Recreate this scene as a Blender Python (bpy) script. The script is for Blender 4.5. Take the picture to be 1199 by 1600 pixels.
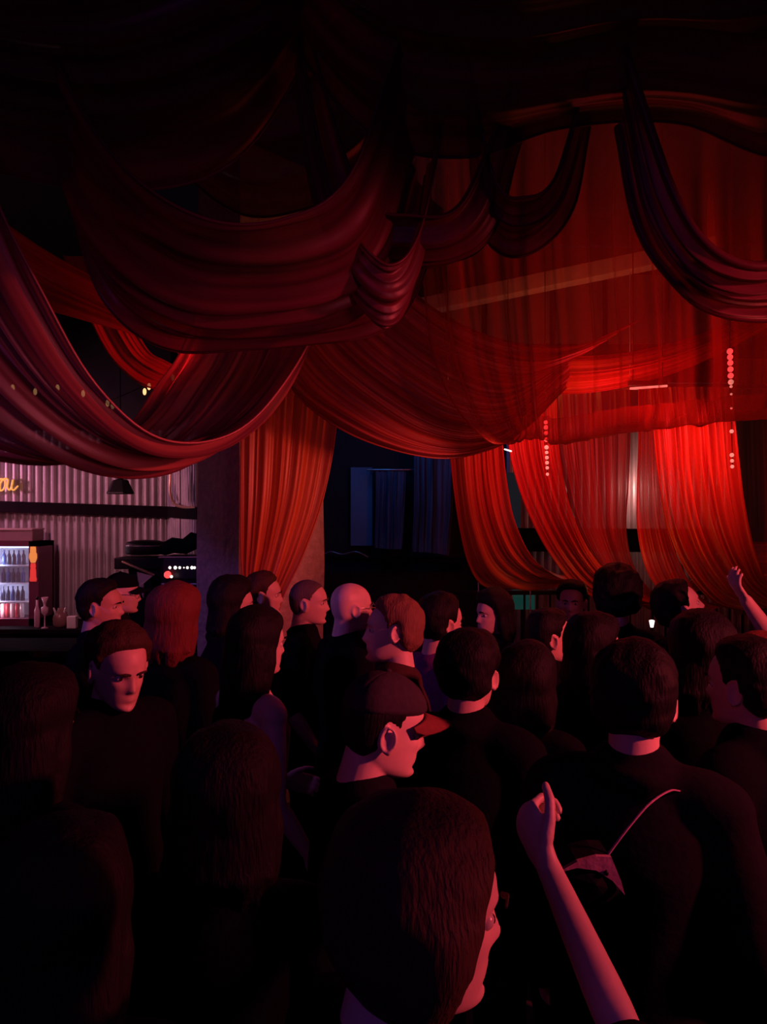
import bpy, bmesh, math, random
import numpy as np
from mathutils import Vector, Matrix, Euler

for o in list(bpy.data.objects):
    bpy.data.objects.remove(o)
S = bpy.context.scene
COL = S.collection
PI = math.pi
R = math.radians

# ------------------------------------------------------------------ camera
CAM_H = 2.15
FPX = 1200.0
cam_d = bpy.data.cameras.new('camera')
cam_d.sensor_fit = 'VERTICAL'
cam_d.sensor_height = 36.0
cam_d.lens = FPX / 1600 * 36
cam_d.clip_start = 0.05
cam = bpy.data.objects.new('camera', cam_d)
COL.objects.link(cam)
cam.location = (0, 0, CAM_H)
cam.rotation_euler = (R(90), 0, 0)
S.camera = cam

# ------------------------------------------------------------------ world, view, lights
w = bpy.data.worlds.new('night')
S.world = w
w.use_nodes = True
w.node_tree.nodes['Background'].inputs[0].default_value = (0.10, 0.16, 0.60, 1)
w.node_tree.nodes['Background'].inputs[1].default_value = 0.012
S.view_settings.view_transform = 'Standard'
S.view_settings.look = 'None'
S.view_settings.exposure = 0.0
S.view_settings.gamma = 1.0
S.view_settings.use_curve_mapping = False
S.cycles.use_denoising = True
S.cycles.max_bounces = 6
S.cycles.diffuse_bounces = 3
S.cycles.transparent_max_bounces = 24
S.cycles.sample_clamp_indirect = 4.0


def light(name, kind, loc, color, energy, target=None, size=0.2, angle=60, blend=0.6, size_y=None):
    d = bpy.data.lights.new(name, kind)
    d.color = color
    d.energy = energy
    if kind == 'AREA':
        d.size = size
        if size_y:
            d.shape = 'RECTANGLE'
            d.size_y = size_y
    else:
        d.shadow_soft_size = size
    if kind == 'SPOT':
        d.spot_size = R(angle)
        d.spot_blend = blend
    o = bpy.data.objects.new(name, d)
    COL.objects.link(o)
    o.location = loc
    if target is not None:
        o.rotation_euler = (Vector(target) - Vector(loc)).to_track_quat('-Z', 'Y').to_euler()
    return o


RED = (1.0, 0.035, 0.045)
# red stage wash over the crowd, from the right
light('stage_wash', 'SPOT', (3.9, 0.8, 3.15), (1.0, 0.085, 0.115), 800, (-0.5, 3.15, 1.15), 0.12, 50, 0.75)
# red lamps between the sheer curtain and the hanging panels
light('red_par_lamp', 'SPOT', (0.98, 4.98, 2.85), RED, 44, (1.10, 5.8, 2.52), 0.05, 80, 1.0)
light('red_par_lamp', 'SPOT', (2.15, 4.92, 2.85), RED, 70, (2.29, 5.6, 2.5), 0.05, 80, 1.0)
light('red_glow_lamp', 'POINT', (1.6, 4.98, 2.85), RED, 16, size=0.2)
light('amber_fill', 'POINT', (1.3, 5.6, 3.2), (1.0, 0.22, 0.06), 9, size=0.1)  # added fill to light the plastered ceiling beam
light('red_side_fill', 'SPOT', (2.6, 0.75, 2.0), (1.0, 0.08, 0.11), 170, (0.07, 0.93, 1.55), 0.08, 15, 0.8)  # added fill that brightens the nearest person's face
light('amber_fill', 'POINT', (1.75, 5.4, 1.75), (1.0, 0.25, 0.06), 4, size=0.1)  # added amber fill for the lower panels, hidden behind heads
light('pillar_fill', 'SPOT', (0.9, 4.15, 2.45), (1.0, 0.16, 0.12), 60, (-0.78, 5.4, 2.25), 0.08, 48, 0.9)  # added fill brightening the pillar and its curtain
light('swag_fill', 'SPOT', (1.9, 1.7, 2.45), (1.0, 0.11, 0.10), 60, (0.25, 4.7, 2.8), 0.15, 40, 1.0)  # added red fill to brighten the broad dark red swag
light('blue_fill', 'AREA', (0.6, -1.6, 3.0), (0.05, 0.09, 0.9), 2.2, (0.0, 2.0, 1.4), 1.2)  # added blue fill that tints the dark clothes and hair
light('violet_fill', 'SPOT', (-3.0, 2.5, 3.0), (0.42, 0.16, 1.0), 42, (-0.9, 4.6, 2.0), 0.1, 80, 0.7)  # added violet fill for the pillar's left face and nearby shoulders
# red lamp on the upper cloths at the left, violet wash from behind the crowd
light('red_left_lamp', 'SPOT', (-0.7, 4.6, 2.8), RED, 75, (-2.3, 4.9, 3.35), 0.1, 70, 0.8)
light('violet_wash', 'AREA', (-1.2, -1.2, 3.4), (0.50, 0.10, 0.85), 3.5, (-0.3, 3.0, 1.6), 1.0)
light('rose_wash', 'SPOT', (1.0, 0.9, 2.25), (1.0, 0.19, 0.27), 62, (-1.15, 3.7, 2.62), 0.2, 42, 1.0)
# bar lights along the corrugated wall
light('bar_lamp', 'SPOT', (-4.7, 7.35, 2.55), (1.0, 0.34, 0.60), 46, (-2.9, 8.2, 1.95), 0.08, 125, 0.6)
light('bar_lamp', 'SPOT', (-3.1, 5.5, 2.5), (1.0, 0.33, 0.42), 62, (-2.75, 8.2, 1.85), 0.06, 70, 0.9)
# lamp behind the hanging panels at the right, blue lamp in the back room
light('back_lamp', 'POINT', (2.7, 7.9, 2.4), (1.0, 0.42, 0.36), 7, size=0.06)
light('blue_lamp', 'POINT', (-0.1, 8.2, 3.3), (0.012, 0.19, 0.8), 11, size=0.3)


# ------------------------------------------------------------------ helpers
def P(px, py, d):
    """point at depth d seen at photograph pixel (px, py)"""
    return Vector(((px - 599.5) / FPX * d, d, CAM_H - (py - 800) / FPX * d))


def tagged(o, label=None, cat=None, group=None, kind=None):
    if label: o['label'] = label
    if cat: o['category'] = cat
    if group: o['group'] = group
    if kind: o['kind'] = kind
    return o


def empty(name, loc, rz=0.0):
    o = bpy.data.objects.new(name, None)
    COL.objects.link(o)
    o.location = loc
    o.rotation_euler = (0, 0, rz)
    o.empty_display_size = 0.1
    return o


def link(name, me, mat=None, parent=None, smooth=True):
    o = bpy.data.objects.new(name, me)
    COL.objects.link(o)
    if mat is not None:
        if len(me.materials) == 0:
            me.materials.append(mat)
        else:
            o.material_slots[0].link = 'OBJECT'
            o.material_slots[0].material = mat
    if parent is not None:
        o.parent = parent
    return o


def mesh_from(verts, faces, name='m', smooth=True):
    me = bpy.data.meshes.new(name)
    me.from_pydata([tuple(v) for v in verts], [], faces)
    me.update()
    if smooth:
        me.polygons.foreach_set('use_smooth', [True] * len(me.polygons))
    return me


class MB:
    """collects simple shapes into one mesh"""
    def __init__(self):
        self.v = []
        self.f = []

    def add(self, verts, faces):
        n = len(self.v)
        self.v += [tuple(p) for p in verts]
        self.f += [tuple(i + n for i in q) for q in faces]
        return self

    def box(self, c, s, rot=None, bev=0.0):
        bm = bmesh.new()
        bmesh.ops.create_cube(bm, size=1.0)
        for v in bm.verts:
            v.co = Vector((v.co.x * s[0], v.co.y * s[1], v.co.z * s[2]))
        if bev > 0:
            bmesh.ops.bevel(bm, geom=list(bm.edges), offset=bev, segments=2, affect='EDGES', profile=0.6)
        if rot is not None:
            bmesh.ops.rotate(bm, verts=bm.verts, cent=(0, 0, 0), matrix=rot.to_3x3())
        bmesh.ops.translate(bm, verts=bm.verts, vec=c)
        bm.verts.index_update()
        self.add([v.co.copy() for v in bm.verts], [[v.index for v in f.verts] for f in bm.faces])
        bm.free()
        return self

    def tube(self, pts, radii, seg=12, caps=True, flat=None):
        """tapered tube along pts; radii float or (a, b) per point, a across x-like, b the other axis; rounded ends"""
        pts = [Vector(p) for p in pts]
        rr = [r if isinstance(r, (tuple, list)) else (r, r) for r in radii]
        n = len(pts)
        rings = []
        up = None
        for i in range(n):
            t = (pts[min(i + 1, n - 1)] - pts[max(i - 1, 0)]).normalized()
            if up is None:
                ref = Vector((1, 0, 0)) if abs(t.x) < 0.9 else Vector((0, 1, 0))
                if flat is not None: ref = Vector(flat)
                a = (ref - t * ref.dot(t)).normalized()
            else:
                a = (up - t * up.dot(t)).normalized()
            up = a
            b = t.cross(a)
            rings.append((pts[i], t, a, b, rr[i]))
        full = []
        if caps:
            p, t, a, b, r = rings[0]
            m = (r[0] + r[1]) / 2
            for ang in (75, 50, 25):
                full.append((p - t * m * math.sin(R(ang)), a, b, (r[0] * math.cos(R(ang)), r[1] * math.cos(R(ang)))))
        for p, t, a, b, r in rings:
            full.append((p, a, b, r))
        if caps:
            p, t, a, b, r = rings[-1]
            m = (r[0] + r[1]) / 2
            for ang in (25, 50, 75):
                full.append((p + t * m * math.sin(R(ang)), a, b, (r[0] * math.cos(R(ang)), r[1] * math.cos(R(ang)))))
        vs, fs = [], []
        for p, a, b, r in full:
            for k in range(seg):
                q = 2 * PI * k / seg
                vs.append(p + a * (r[0] * math.cos(q)) + b * (r[1] * math.sin(q)))
        for i in range(len(full) - 1):
            for k in range(seg):
                k2 = (k + 1) % seg
                fs.append((i * seg + k, i * seg + k2, (i + 1) * seg + k2, (i + 1) * seg + k))
        fs.append(tuple(range(seg - 1, -1, -1)))
        m0 = (len(full) - 1) * seg
        fs.append(tuple(m0 + k for k in range(seg)))
        return self.add(vs, fs)

    def ball(self, c, r, seg=14, rings=9):
        r = r if isinstance(r, (tuple, list)) else (r, r, r)
        vs, fs = [], []
        vs.append((c[0], c[1], c[2] + r[2]))
        for i in range(1, rings):
            a = PI * i / rings
            for k in range(seg):
                q = 2 * PI * k / seg
                vs.append((c[0] + r[0] * math.sin(a) * math.cos(q), c[1] + r[1] * math.sin(a) * math.sin(q), c[2] + r[2] * math.cos(a)))
        vs.append((c[0], c[1], c[2] - r[2]))
        for k in range(seg):
            fs.append((0, 1 + k, 1 + (k + 1) % seg))
        for i in range(rings - 2):
            for k in range(seg):
                a0 = 1 + i * seg
                fs.append((a0 + k, a0 + seg + k, a0 + seg + (k + 1) % seg, a0 + (k + 1) % seg))
        a0 = 1 + (rings - 2) * seg
        for k in range(seg):
            fs.append((len(vs) - 1, a0 + (k + 1) % seg, a0 + k))
        return self.add(vs, fs)

    def lathe(self, prof, c=(0, 0, 0), seg=16):
        vs, fs = [], []
        for r, z in prof:
            for k in range(seg):
                q = 2 * PI * k / seg
                vs.append((c[0] + r * math.cos(q), c[1] + r * math.sin(q), c[2] + z))
        for i in range(len(prof) - 1):
            for k in range(seg):
                k2 = (k + 1) % seg
                fs.append((i * seg + k, i * seg + k2, (i + 1) * seg + k2, (i + 1) * seg + k))
        fs.append(tuple(range(seg - 1, -1, -1)))
        m0 = (len(prof) - 1) * seg
        fs.append(tuple(m0 + k for k in range(seg)))
        return self.add(vs, fs)

    def mesh(self, smooth=True):
        return mesh_from(self.v, self.f, smooth=smooth)

    def obj(self, name, mat, parent=None, smooth=True):
        me = self.mesh(smooth)
        o = link(name, me, mat, parent)
        return o


# ------------------------------------------------------------------ materials
def new_mat(name):
    m = bpy.data.materials.new(name)
    m.use_nodes = True
    nt = m.node_tree
    b = nt.nodes['Principled BSDF']
    return m, nt, b


def solid(name, c, rough=0.6, metal=0.0, var=0.25, scale=8.0, bump=0.0, emit=None, es=0.0, spec=0.5, c2=None):
    m, nt, b = new_mat(name)
    b.inputs['Roughness'].default_value = rough
    b.inputs['Metallic'].default_value = metal
    b.inputs['Specular IOR Level'].default_value = spec
    tc = nt.nodes.new('ShaderNodeTexCoord')
    nz = nt.nodes.new('ShaderNodeTexNoise')
    nz.inputs['Scale'].default_value = scale
    nz.inputs['Detail'].default_value = 6
    nt.links.new(tc.outputs['Object'], nz.inputs['Vector'])
    mx = nt.nodes.new('ShaderNodeMix')
    mx.data_type = 'RGBA'
    lo = c2 if c2 else tuple(x * (1 - var) for x in c)
    hi = c if c2 else tuple(min(1, x * (1 + var)) for x in c)
    mx.inputs[6].default_value = (*lo, 1)
    mx.inputs[7].default_value = (*hi, 1)
    nt.links.new(nz.outputs['Fac'], mx.inputs[0])
    nt.links.new(mx.outputs[2], b.inputs['Base Color'])
    if bump:
        bp = nt.nodes.new('ShaderNodeBump')
        bp.inputs['Strength'].default_value = bump
        bp.inputs['Distance'].default_value = 0.02
        nt.links.new(nz.outputs['Fac'], bp.inputs['Height'])
        nt.links.new(bp.outputs['Normal'], b.inputs['Normal'])
    if emit:
        b.inputs['Emission Color'].default_value = (*emit, 1)
        b.inputs['Emission Strength'].default_value = es
    return m


def fabric(name, c1, c2, sheer=0.15, trans=0.45, streak=26.0, gloss=0.04):
    """thin dyed gauze: diffuse + translucent + some see-through, streaked along its folds"""
    m = bpy.data.materials.new(name)
    m.use_nodes = True
    nt = m.node_tree
    nt.nodes.clear()
    N = nt.nodes.new
    L = nt.links.new
    out = N('ShaderNodeOutputMaterial')
    uv = N('ShaderNodeTexCoord')
    mp = N('ShaderNodeMapping')
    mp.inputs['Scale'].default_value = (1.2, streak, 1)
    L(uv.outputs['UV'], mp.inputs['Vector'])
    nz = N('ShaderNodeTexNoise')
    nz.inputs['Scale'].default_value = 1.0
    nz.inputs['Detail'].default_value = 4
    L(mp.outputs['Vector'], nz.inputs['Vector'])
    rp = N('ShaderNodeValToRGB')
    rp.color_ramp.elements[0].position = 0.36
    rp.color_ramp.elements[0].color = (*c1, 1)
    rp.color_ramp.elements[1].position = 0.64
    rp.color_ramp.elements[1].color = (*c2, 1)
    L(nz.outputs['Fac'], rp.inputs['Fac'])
    mp2 = N('ShaderNodeMapping')
    mp2.inputs['Scale'].default_value = (260, 420, 1)
    L(uv.outputs['UV'], mp2.inputs['Vector'])
    wv = N('ShaderNodeTexNoise')
    wv.inputs['Scale'].default_value = 1.0
    L(mp2.outputs['Vector'], wv.inputs['Vector'])
    bp = N('ShaderNodeBump')
    bp.inputs['Strength'].default_value = 0.15
    bp.inputs['Distance'].default_value = 0.002
    L(wv.outputs['Fac'], bp.inputs['Height'])
    df = N('ShaderNodeBsdfDiffuse')
    tr = N('ShaderNodeBsdfTranslucent')
    gl = N('ShaderNodeBsdfGlossy')
    gl.inputs['Roughness'].default_value = 0.38
    tp = N('ShaderNodeBsdfTransparent')
    for n in (df, tr, gl):
        L(bp.outputs['Normal'], n.inputs['Normal'])
    L(rp.outputs['Color'], df.inputs['Color'])
    L(rp.outputs['Color'], tr.inputs['Color'])
    gl.inputs['Color'].default_value = (0.9, 0.7, 0.7, 1)
    m1 = N('ShaderNodeMixShader'); m1.inputs[0].default_value = trans
    L(df.outputs[0], m1.inputs[1]); L(tr.outputs[0], m1.inputs[2])
    m2 = N('ShaderNodeMixShader'); m2.inputs[0].default_value = gloss
    L(m1.outputs[0], m2.inputs[1]); L(gl.outputs[0], m2.inputs[2])
    # see-through rises where the weave is stretched thin, falls at grazing angles
    lw = N('ShaderNodeLayerWeight'); lw.inputs['Blend'].default_value = 0.35
    mt = N('ShaderNodeMath'); mt.operation = 'MULTIPLY_ADD'
    L(lw.outputs['Facing'], mt.inputs[0]); mt.inputs[1].default_value = -sheer; mt.inputs[2].default_value = sheer
    m3 = N('ShaderNodeMixShader')
    L(mt.outputs[0], m3.inputs[0])
    L(m2.outputs[0], m3.inputs[1]); L(tp.outputs[0], m3.inputs[2])
    L(m3.outputs[0], out.inputs['Surface'])
    return m


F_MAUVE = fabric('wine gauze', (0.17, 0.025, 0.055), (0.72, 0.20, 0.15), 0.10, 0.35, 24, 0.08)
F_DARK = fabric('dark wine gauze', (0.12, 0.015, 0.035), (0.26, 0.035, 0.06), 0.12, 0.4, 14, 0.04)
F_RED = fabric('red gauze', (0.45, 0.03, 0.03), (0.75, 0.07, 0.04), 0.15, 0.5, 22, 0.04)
F_SHEER = fabric('sheer red gauze', (0.40, 0.03, 0.03), (0.70, 0.10, 0.05), 0.62, 0.6, 16, 0.03)
F_ORANGE = fabric('orange red gauze', (0.42, 0.04, 0.025), (0.85, 0.20, 0.06), 0.12, 0.5, 20, 0.04)
F_MAROON = fabric('maroon gauze', (0.30, 0.03, 0.05), (0.55, 0.06, 0.05), 0.14, 0.5, 20, 0.04)
F_NAVY = fabric('dark blue curtain cloth', (0.05, 0.10, 0.16), (0.14, 0.28, 0.42), 0.0, 0.2, 12, 0.02)
F_BROWN = fabric('brown curtain cloth', (0.10, 0.05, 0.05), (0.20, 0.11, 0.09), 0.0, 0.2, 12, 0.02)

M_FLOOR = solid('dark concrete floor', (0.05, 0.045, 0.05), 0.6, var=0.4, scale=3, bump=0.2)
M_CEIL = solid('black ceiling', (0.02, 0.018, 0.02), 0.9, var=0.3, scale=4, bump=0.2)
M_WALLD = solid('dark painted wall', (0.035, 0.03, 0.035), 0.85, var=0.3, scale=4, bump=0.3)
M_STUCCO = solid('rough stucco', (0.66, 0.50, 0.50), 0.9, scale=22, bump=0.8, c2=(0.30, 0.20, 0.22))
M_CORR = solid('corrugated zinc', (0.50, 0.44, 0.45), 0.45, 0.35, var=0.3, scale=5, bump=0.08)
M_BEAM = solid('dark timber', (0.010, 0.006, 0.009), 0.9, var=0.4, scale=10, bump=0.3, spec=0.08)
M_CONC = solid('plastered beam', (0.42, 0.30, 0.26), 0.85, var=0.3, scale=9, bump=0.4)
M_GREYW = solid('grey plaster panel', (0.22, 0.18, 0.19), 0.85, var=0.3, scale=5, bump=0.3)
M_BLACK = solid('black plastic', (0.010, 0.009, 0.012), 0.5, var=0.3, scale=20, bump=0.05, spec=0.25)
M_STEEL = solid('steel', (0.6, 0.56, 0.56), 0.3, 0.9, var=0.15, scale=30)
M_GOLD = solid('brass edging', (0.85, 0.55, 0.35), 0.3, 0.7, var=0.15, scale=30)
M_PALE = solid('pale board', (0.62, 0.42, 0.42), 0.7, var=0.15, scale=12)
M_BURG = solid('burgundy enamel', (0.16, 0.035, 0.075), 0.4, var=0.15, scale=12)
M_LEDW = solid('led strip', (0.8, 0.85, 1.0), 0.5, emit=(0.62, 0.70, 1.0), es=2.2)
M_FRIDGEW = solid('white fridge lining', (0.72, 0.74, 0.85), 0.5, var=0.06)
M_RED_L = solid('red bulb glass', (0.9, 0.05, 0.05), 0.2, emit=(1.0, 0.06, 0.06), es=1.6)
M_ROSE_L = solid('rose bulb glass', (0.9, 0.35, 0.3), 0.2, emit=(1.0, 0.28, 0.22), es=0.9)
M_WARM_L = solid('warm bulb glass', (0.9, 0.6, 0.3), 0.2, emit=(1.0, 0.5, 0.2), es=1.6)
M_WHITE_L = solid('white lamp glass', (0.9, 0.85, 0.8), 0.2, emit=(1.0, 0.85, 0.78), es=2.0)
M_YNEON = solid('yellow neon tube', (0.9, 0.6, 0.15), 0.3, emit=(1.0, 0.45, 0.08), es=0.55)
M_TEAL = solid('teal panel', (0.05, 0.30, 0.27), 0.6, var=0.2, emit=(0.02, 0.22, 0.18), es=0.12)
M_ORST = solid('glowing orange print', (0.95, 0.45, 0.12), 0.4, var=0.15, scale=40, emit=(1.0, 0.36, 0.08), es=0.5)  # glow is put into the print, which is no lamp
M_RDST = solid('glowing red print', (0.9, 0.08, 0.07), 0.4, var=0.15, scale=40, emit=(1.0, 0.06, 0.05), es=0.45)  # same built-in glow as the orange part
M_BOTTLE = solid('dark bottle glass', (0.012, 0.014, 0.04), 0.15, var=0.2)
M_BLBOTTLE = solid('blue bottle glass', (0.03, 0.06, 0.20), 0.15, var=0.2)
M_CANR = solid('red can', (0.60, 0.06, 0.09), 0.35, 0.3, var=0.1)
M_CANW = solid('white can', (0.85, 0.70, 0.72), 0.35, 0.2, var=0.1)
M_GLASSY = solid('pinkish glass', (0.65, 0.38, 0.45), 0.12, var=0.1)
M_POT = solid('brown glaze', (0.30, 0.14, 0.13), 0.3, var=0.2)
M_NAPKIN = solid('white paper', (0.78, 0.66, 0.64), 0.8, var=0.06)
M_WHITEEYE = solid('eye', (0.6, 0.55, 0.52), 0.25, var=0.05)
M_IRIS = solid('iris', (0.02, 0.012, 0.01), 0.2)
mg, nt, b = new_mat('clear glass')
b.inputs['Base Color'].default_value = (0.9, 0.95, 1, 1)
b.inputs['Roughness'].default_value = 0.03
b.inputs['Alpha'].default_value = 0.12
M_GLASS = mg


def skin(name, c):
    m = solid(name, c, 0.5, var=0.12, scale=30, bump=0.04)
    b = m.node_tree.nodes['Principled BSDF']
    b.inputs['Subsurface Weight'].default_value = 0.12
    b.inputs['Subsurface Radius'].default_value = (0.012, 0.005, 0.003)
    return m


SKINS = [skin('light skin', (0.62, 0.42, 0.35)), skin('fair skin', (0.70, 0.50, 0.44)), skin('tan skin', (0.48, 0.30, 0.23))]


def hair_mat(name, c):
    m, nt, b = new_mat(name)
    b.inputs['Roughness'].default_value = 0.62
    b.inputs['Specular IOR Level'].default_value = 0.16
    b.inputs['Base Color'].default_value = (*c, 1)
    tc = nt.nodes.new('ShaderNodeTexCoord')
    mp = nt.nodes.new('ShaderNodeMapping')
    mp.inputs['Scale'].default_value = (1.0, 1.0, 0.16)
    nz = nt.nodes.new('ShaderNodeTexNoise')
    nz.inputs['Scale'].default_value = 160
    nz.inputs['Detail'].default_value = 5
    nt.links.new(tc.outputs['Object'], mp.inputs['Vector'])
    nt.links.new(mp.outputs['Vector'], nz.inputs['Vector'])
    bp = nt.nodes.new('ShaderNodeBump')
    bp.inputs['Strength'].default_value = 0.8
    bp.inputs['Distance'].default_value = 0.006
    nt.links.new(nz.outputs['Fac'], bp.inputs['Height'])
    nt.links.new(bp.outputs['Normal'], b.inputs['Normal'])
    return m


H_BLACK = hair_mat('black hair', (0.008, 0.007, 0.009))
H_BROWN = hair_mat('brown hair', (0.05, 0.028, 0.02))
H_FAIR = hair_mat('fair brown hair', (0.20, 0.10, 0.07))
H_RED = hair_mat('reddish hair', (0.16, 0.035, 0.03))
H_GREY = hair_mat('short greying hair', (0.10, 0.08, 0.08))


def cloth_mat(name, c, rough=0.95):
    return solid(name, c, rough, var=0.25, scale=60, bump=0.12, spec=0.04)


C_BLACK = cloth_mat('black cotton', (0.005, 0.005, 0.009))
C_CHAR = cloth_mat('charcoal cotton', (0.010, 0.009, 0.014))
C_NAVY = cloth_mat('navy cotton', (0.014, 0.016, 0.034))
C_PURP = cloth_mat('purple cotton', (0.14, 0.03, 0.17))
C_MAROON = cloth_mat('maroon cotton', (0.12, 0.014, 0.024))
C_BROWN = cloth_mat('brown cotton', (0.06, 0.03, 0.03))
C_DENIM = cloth_mat('dark denim', (0.018, 0.022, 0.04))
C_SHOE = solid('black shoe leather', (0.012, 0.011, 0.012), 0.5, var=0.2)
C_CAP = cloth_mat('dark cap cotton', (0.05, 0.038, 0.05))
C_CAPB = cloth_mat('rust cap peak', (0.20, 0.055, 0.05))
C_BAG = cloth_mat('mauve bag cloth', (0.42, 0.22, 0.34), 0.6)


# ------------------------------------------------------------------ noise and splines
def vnoise(x, seed):
    rng = np.random.RandomState(seed)
    tab = rng.rand(512)
    x = np.asarray(x, float)
    i = np.floor(x).astype(int)
    f = x - i
    f = f * f * (3 - 2 * f)
    return tab[i % 512] * (1 - f) + tab[(i + 1) % 512] * f


def catmull(pts, t):
    """uniform Catmull-Rom through pts (n,k) at t in 0..1"""
    pts = np.asarray(pts, float)
    n = len(pts)
    if n == 2:
        return pts[0] + (pts[1] - pts[0]) * np.asarray(t)[:, None]
    ext = np.vstack([2 * pts[0] - pts[1], pts, 2 * pts[-1] - pts[-2]])
    x = np.asarray(t) * (n - 1)
    i = np.clip(np.floor(x).astype(int), 0, n - 2)
    f = (x - i)[:, None]
    p0, p1, p2, p3 = ext[i], ext[i + 1], ext[i + 2], ext[i + 3]
    return 0.5 * (2 * p1 + (p2 - p0) * f + (2 * p0 - 5 * p1 + 4 * p2 - p3) * f ** 2 + (3 * p1 - p0 - 3 * p2 + p3) * f ** 3)


def cloth(label, guides, mat, folds=14, amp=0.03, seed=1, nu=80, nv=170, hems=(0, 1), d=None, name='drape', cat='drape',
          ends=(0.35, 0.35), calm=None, group=None, hem_r=0.006, hem_end=False):
    """cloth lofted through guide curves that run along its folds"""
    t = np.linspace(0, 1, nu)
    G = []
    for gi, g in enumerate(guides):
        pts = []
        for k, q in enumerate(g):
            dd = q[2] if len(q) > 2 else (d[gi] if isinstance(d, (list, tuple)) else d)
            pts.append(P(q[0], q[1], dd))
        G.append(catmull(pts, t))
    G = np.array(G)                       # ng, nu, 3
    v = np.linspace(0, 1, nv)
    X = catmull(G.reshape(len(G), -1), v).reshape(nv, nu, 3)
    du = np.gradient(X, axis=1)
    dv = np.gradient(X, axis=0)
    nrm = np.cross(du, dv)
    nrm /= np.linalg.norm(nrm, axis=2, keepdims=True) + 1e-9
    vv = v[:, None] + 0.018 * (vnoise(t * 3 + 5, seed) - 0.5)[None, :] + 0.01 * np.sin(t * 9 + seed)[None, :]
    sp = vnoise(v * 4, seed + 9)[:, None]
    a = vnoise(vv * folds, seed + 1) - 0.5
    bq = vnoise(vv * folds * 2.3 + 7, seed + 2) - 0.5
    c = vnoise(vv * folds * 5.1 + 3, seed + 3) - 0.5
    rid = 1 - np.abs(2 * vnoise(vv * folds * 1.4 + 11, seed + 4) - 1) * 2
    F = a * 1.3 + bq * 0.7 + c * 0.22 + 0.45 * rid * (0.5 + sp)
    env = 1 - (1 - ends[0]) * np.exp(-(t / 0.12) ** 2) - (1 - ends[1]) * np.exp(-((1 - t) / 0.12) ** 2)
    if calm:
        env = env * (1 - calm[1] * np.exp(-((t - calm[0]) / .10) ** 2))
    low = vnoise(v[:, None] * 3 + t[None, :] * 2.0, seed + 6) - 0.5
    X = X + nrm * (amp * env[None, :, None] * F[:, :, None] + amp * 0.7 * low[:, :, None])
    idx = np.arange(nv * nu).reshape(nv, nu)
    faces = np.stack([idx[:-1, :-1], idx[:-1, 1:], idx[1:, 1:], idx[1:, :-1]], -1).reshape(-1, 4)
    me = mesh_from(X.reshape(-1, 3), faces.tolist())
    uvl = me.uv_layers.new(name='UV')
    U = np.stack(np.meshgrid(v, t, indexing='ij'), -1)[..., ::-1].reshape(-1, 2)
    li = np.empty(len(me.loops), dtype=np.int32)
    me.loops.foreach_get('vertex_index', li)
    uvl.data.foreach_set('uv', U[li].astype(np.float32).ravel())
    o = link(name, me, mat)
    tagged(o, label, cat, group)
    for h in hems:
        row = X[0] if h == 0 else X[-1]
        MB().tube(row[::2], [hem_r] * len(row[::2]), 6).obj('hem', mat, o)
    if hem_end:
        row = X[:, -1]
        MB().tube(row[::2], [hem_r] * len(row[::2]), 6).obj('hem', mat, o)
    return o


# ------------------------------------------------------------------ room shell
def struct(name, mb, mat, smooth=False):
    o = mb.obj(name, mat, smooth=smooth)
    o['kind'] = 'structure'
    return o


CZ = 4.75
struct('floor', MB().box((0, 4.0, -0.05), (13, 14.4, 0.1)), M_FLOOR)
struct('ceiling', MB().box((0, 4.0, CZ + 0.05), (13, 14.4, 0.1)), M_CEIL)
struct('wall_left', MB().box((-6.05, 4.0, CZ / 2), (0.1, 14, CZ)), M_WALLD)
struct('wall_right', MB().box((6.05, 4.0, CZ / 2), (0.1, 14, CZ)), M_WALLD)
struct('wall_front', MB().box((0, -2.55, CZ / 2), (12, 0.1, CZ)), M_WALLD)
struct('wall_back', MB().box((0, 10.55, CZ / 2), (12, 0.1, CZ)), M_WALLD)

# corrugated bar wall: sheets of corrugated zinc on a dark stud wall
WY = 8.2
xc = P(265, 0, WY).x
wb = struct('wall_bar', MB().box(((-6 + xc) / 2, WY + 0.09, CZ / 2), (xc + 6, 0.08, CZ)), M_WALLD)


def corr_sheet(p0, p1, z0, z1, pitch, depth, parent, mat, name='corrugated_sheet', off=0.0):
    """one sheet of corrugated metal from p0 to p1 (xy), rounded ridges towards the room"""
    p0 = Vector((p0[0], p0[1], 0)); p1 = Vector((p1[0], p1[1], 0))
    L = (p1 - p0).length
    t = (p1 - p0).normalized()
    n = Vector((t.y, -t.x, 0))
    k = max(2, int(round(L / pitch)) * 14)
    vs, fs = [], []
    for i in range(k + 1):
        s = L * i / k
        h = depth * (1 - 2 * abs(math.cos(PI * s / pitch)) ** 5)
        q = p0 + t * s + n * (h + off)
        vs += [(q.x, q.y, z0), (q.x, q.y, z1)]
    for i in range(k):
        fs.append((2 * i, 2 * i + 2, 2 * i + 3, 2 * i + 1))
    me = mesh_from(vs, fs)
    o = link(name, me, mat, parent)
    return o


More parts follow.
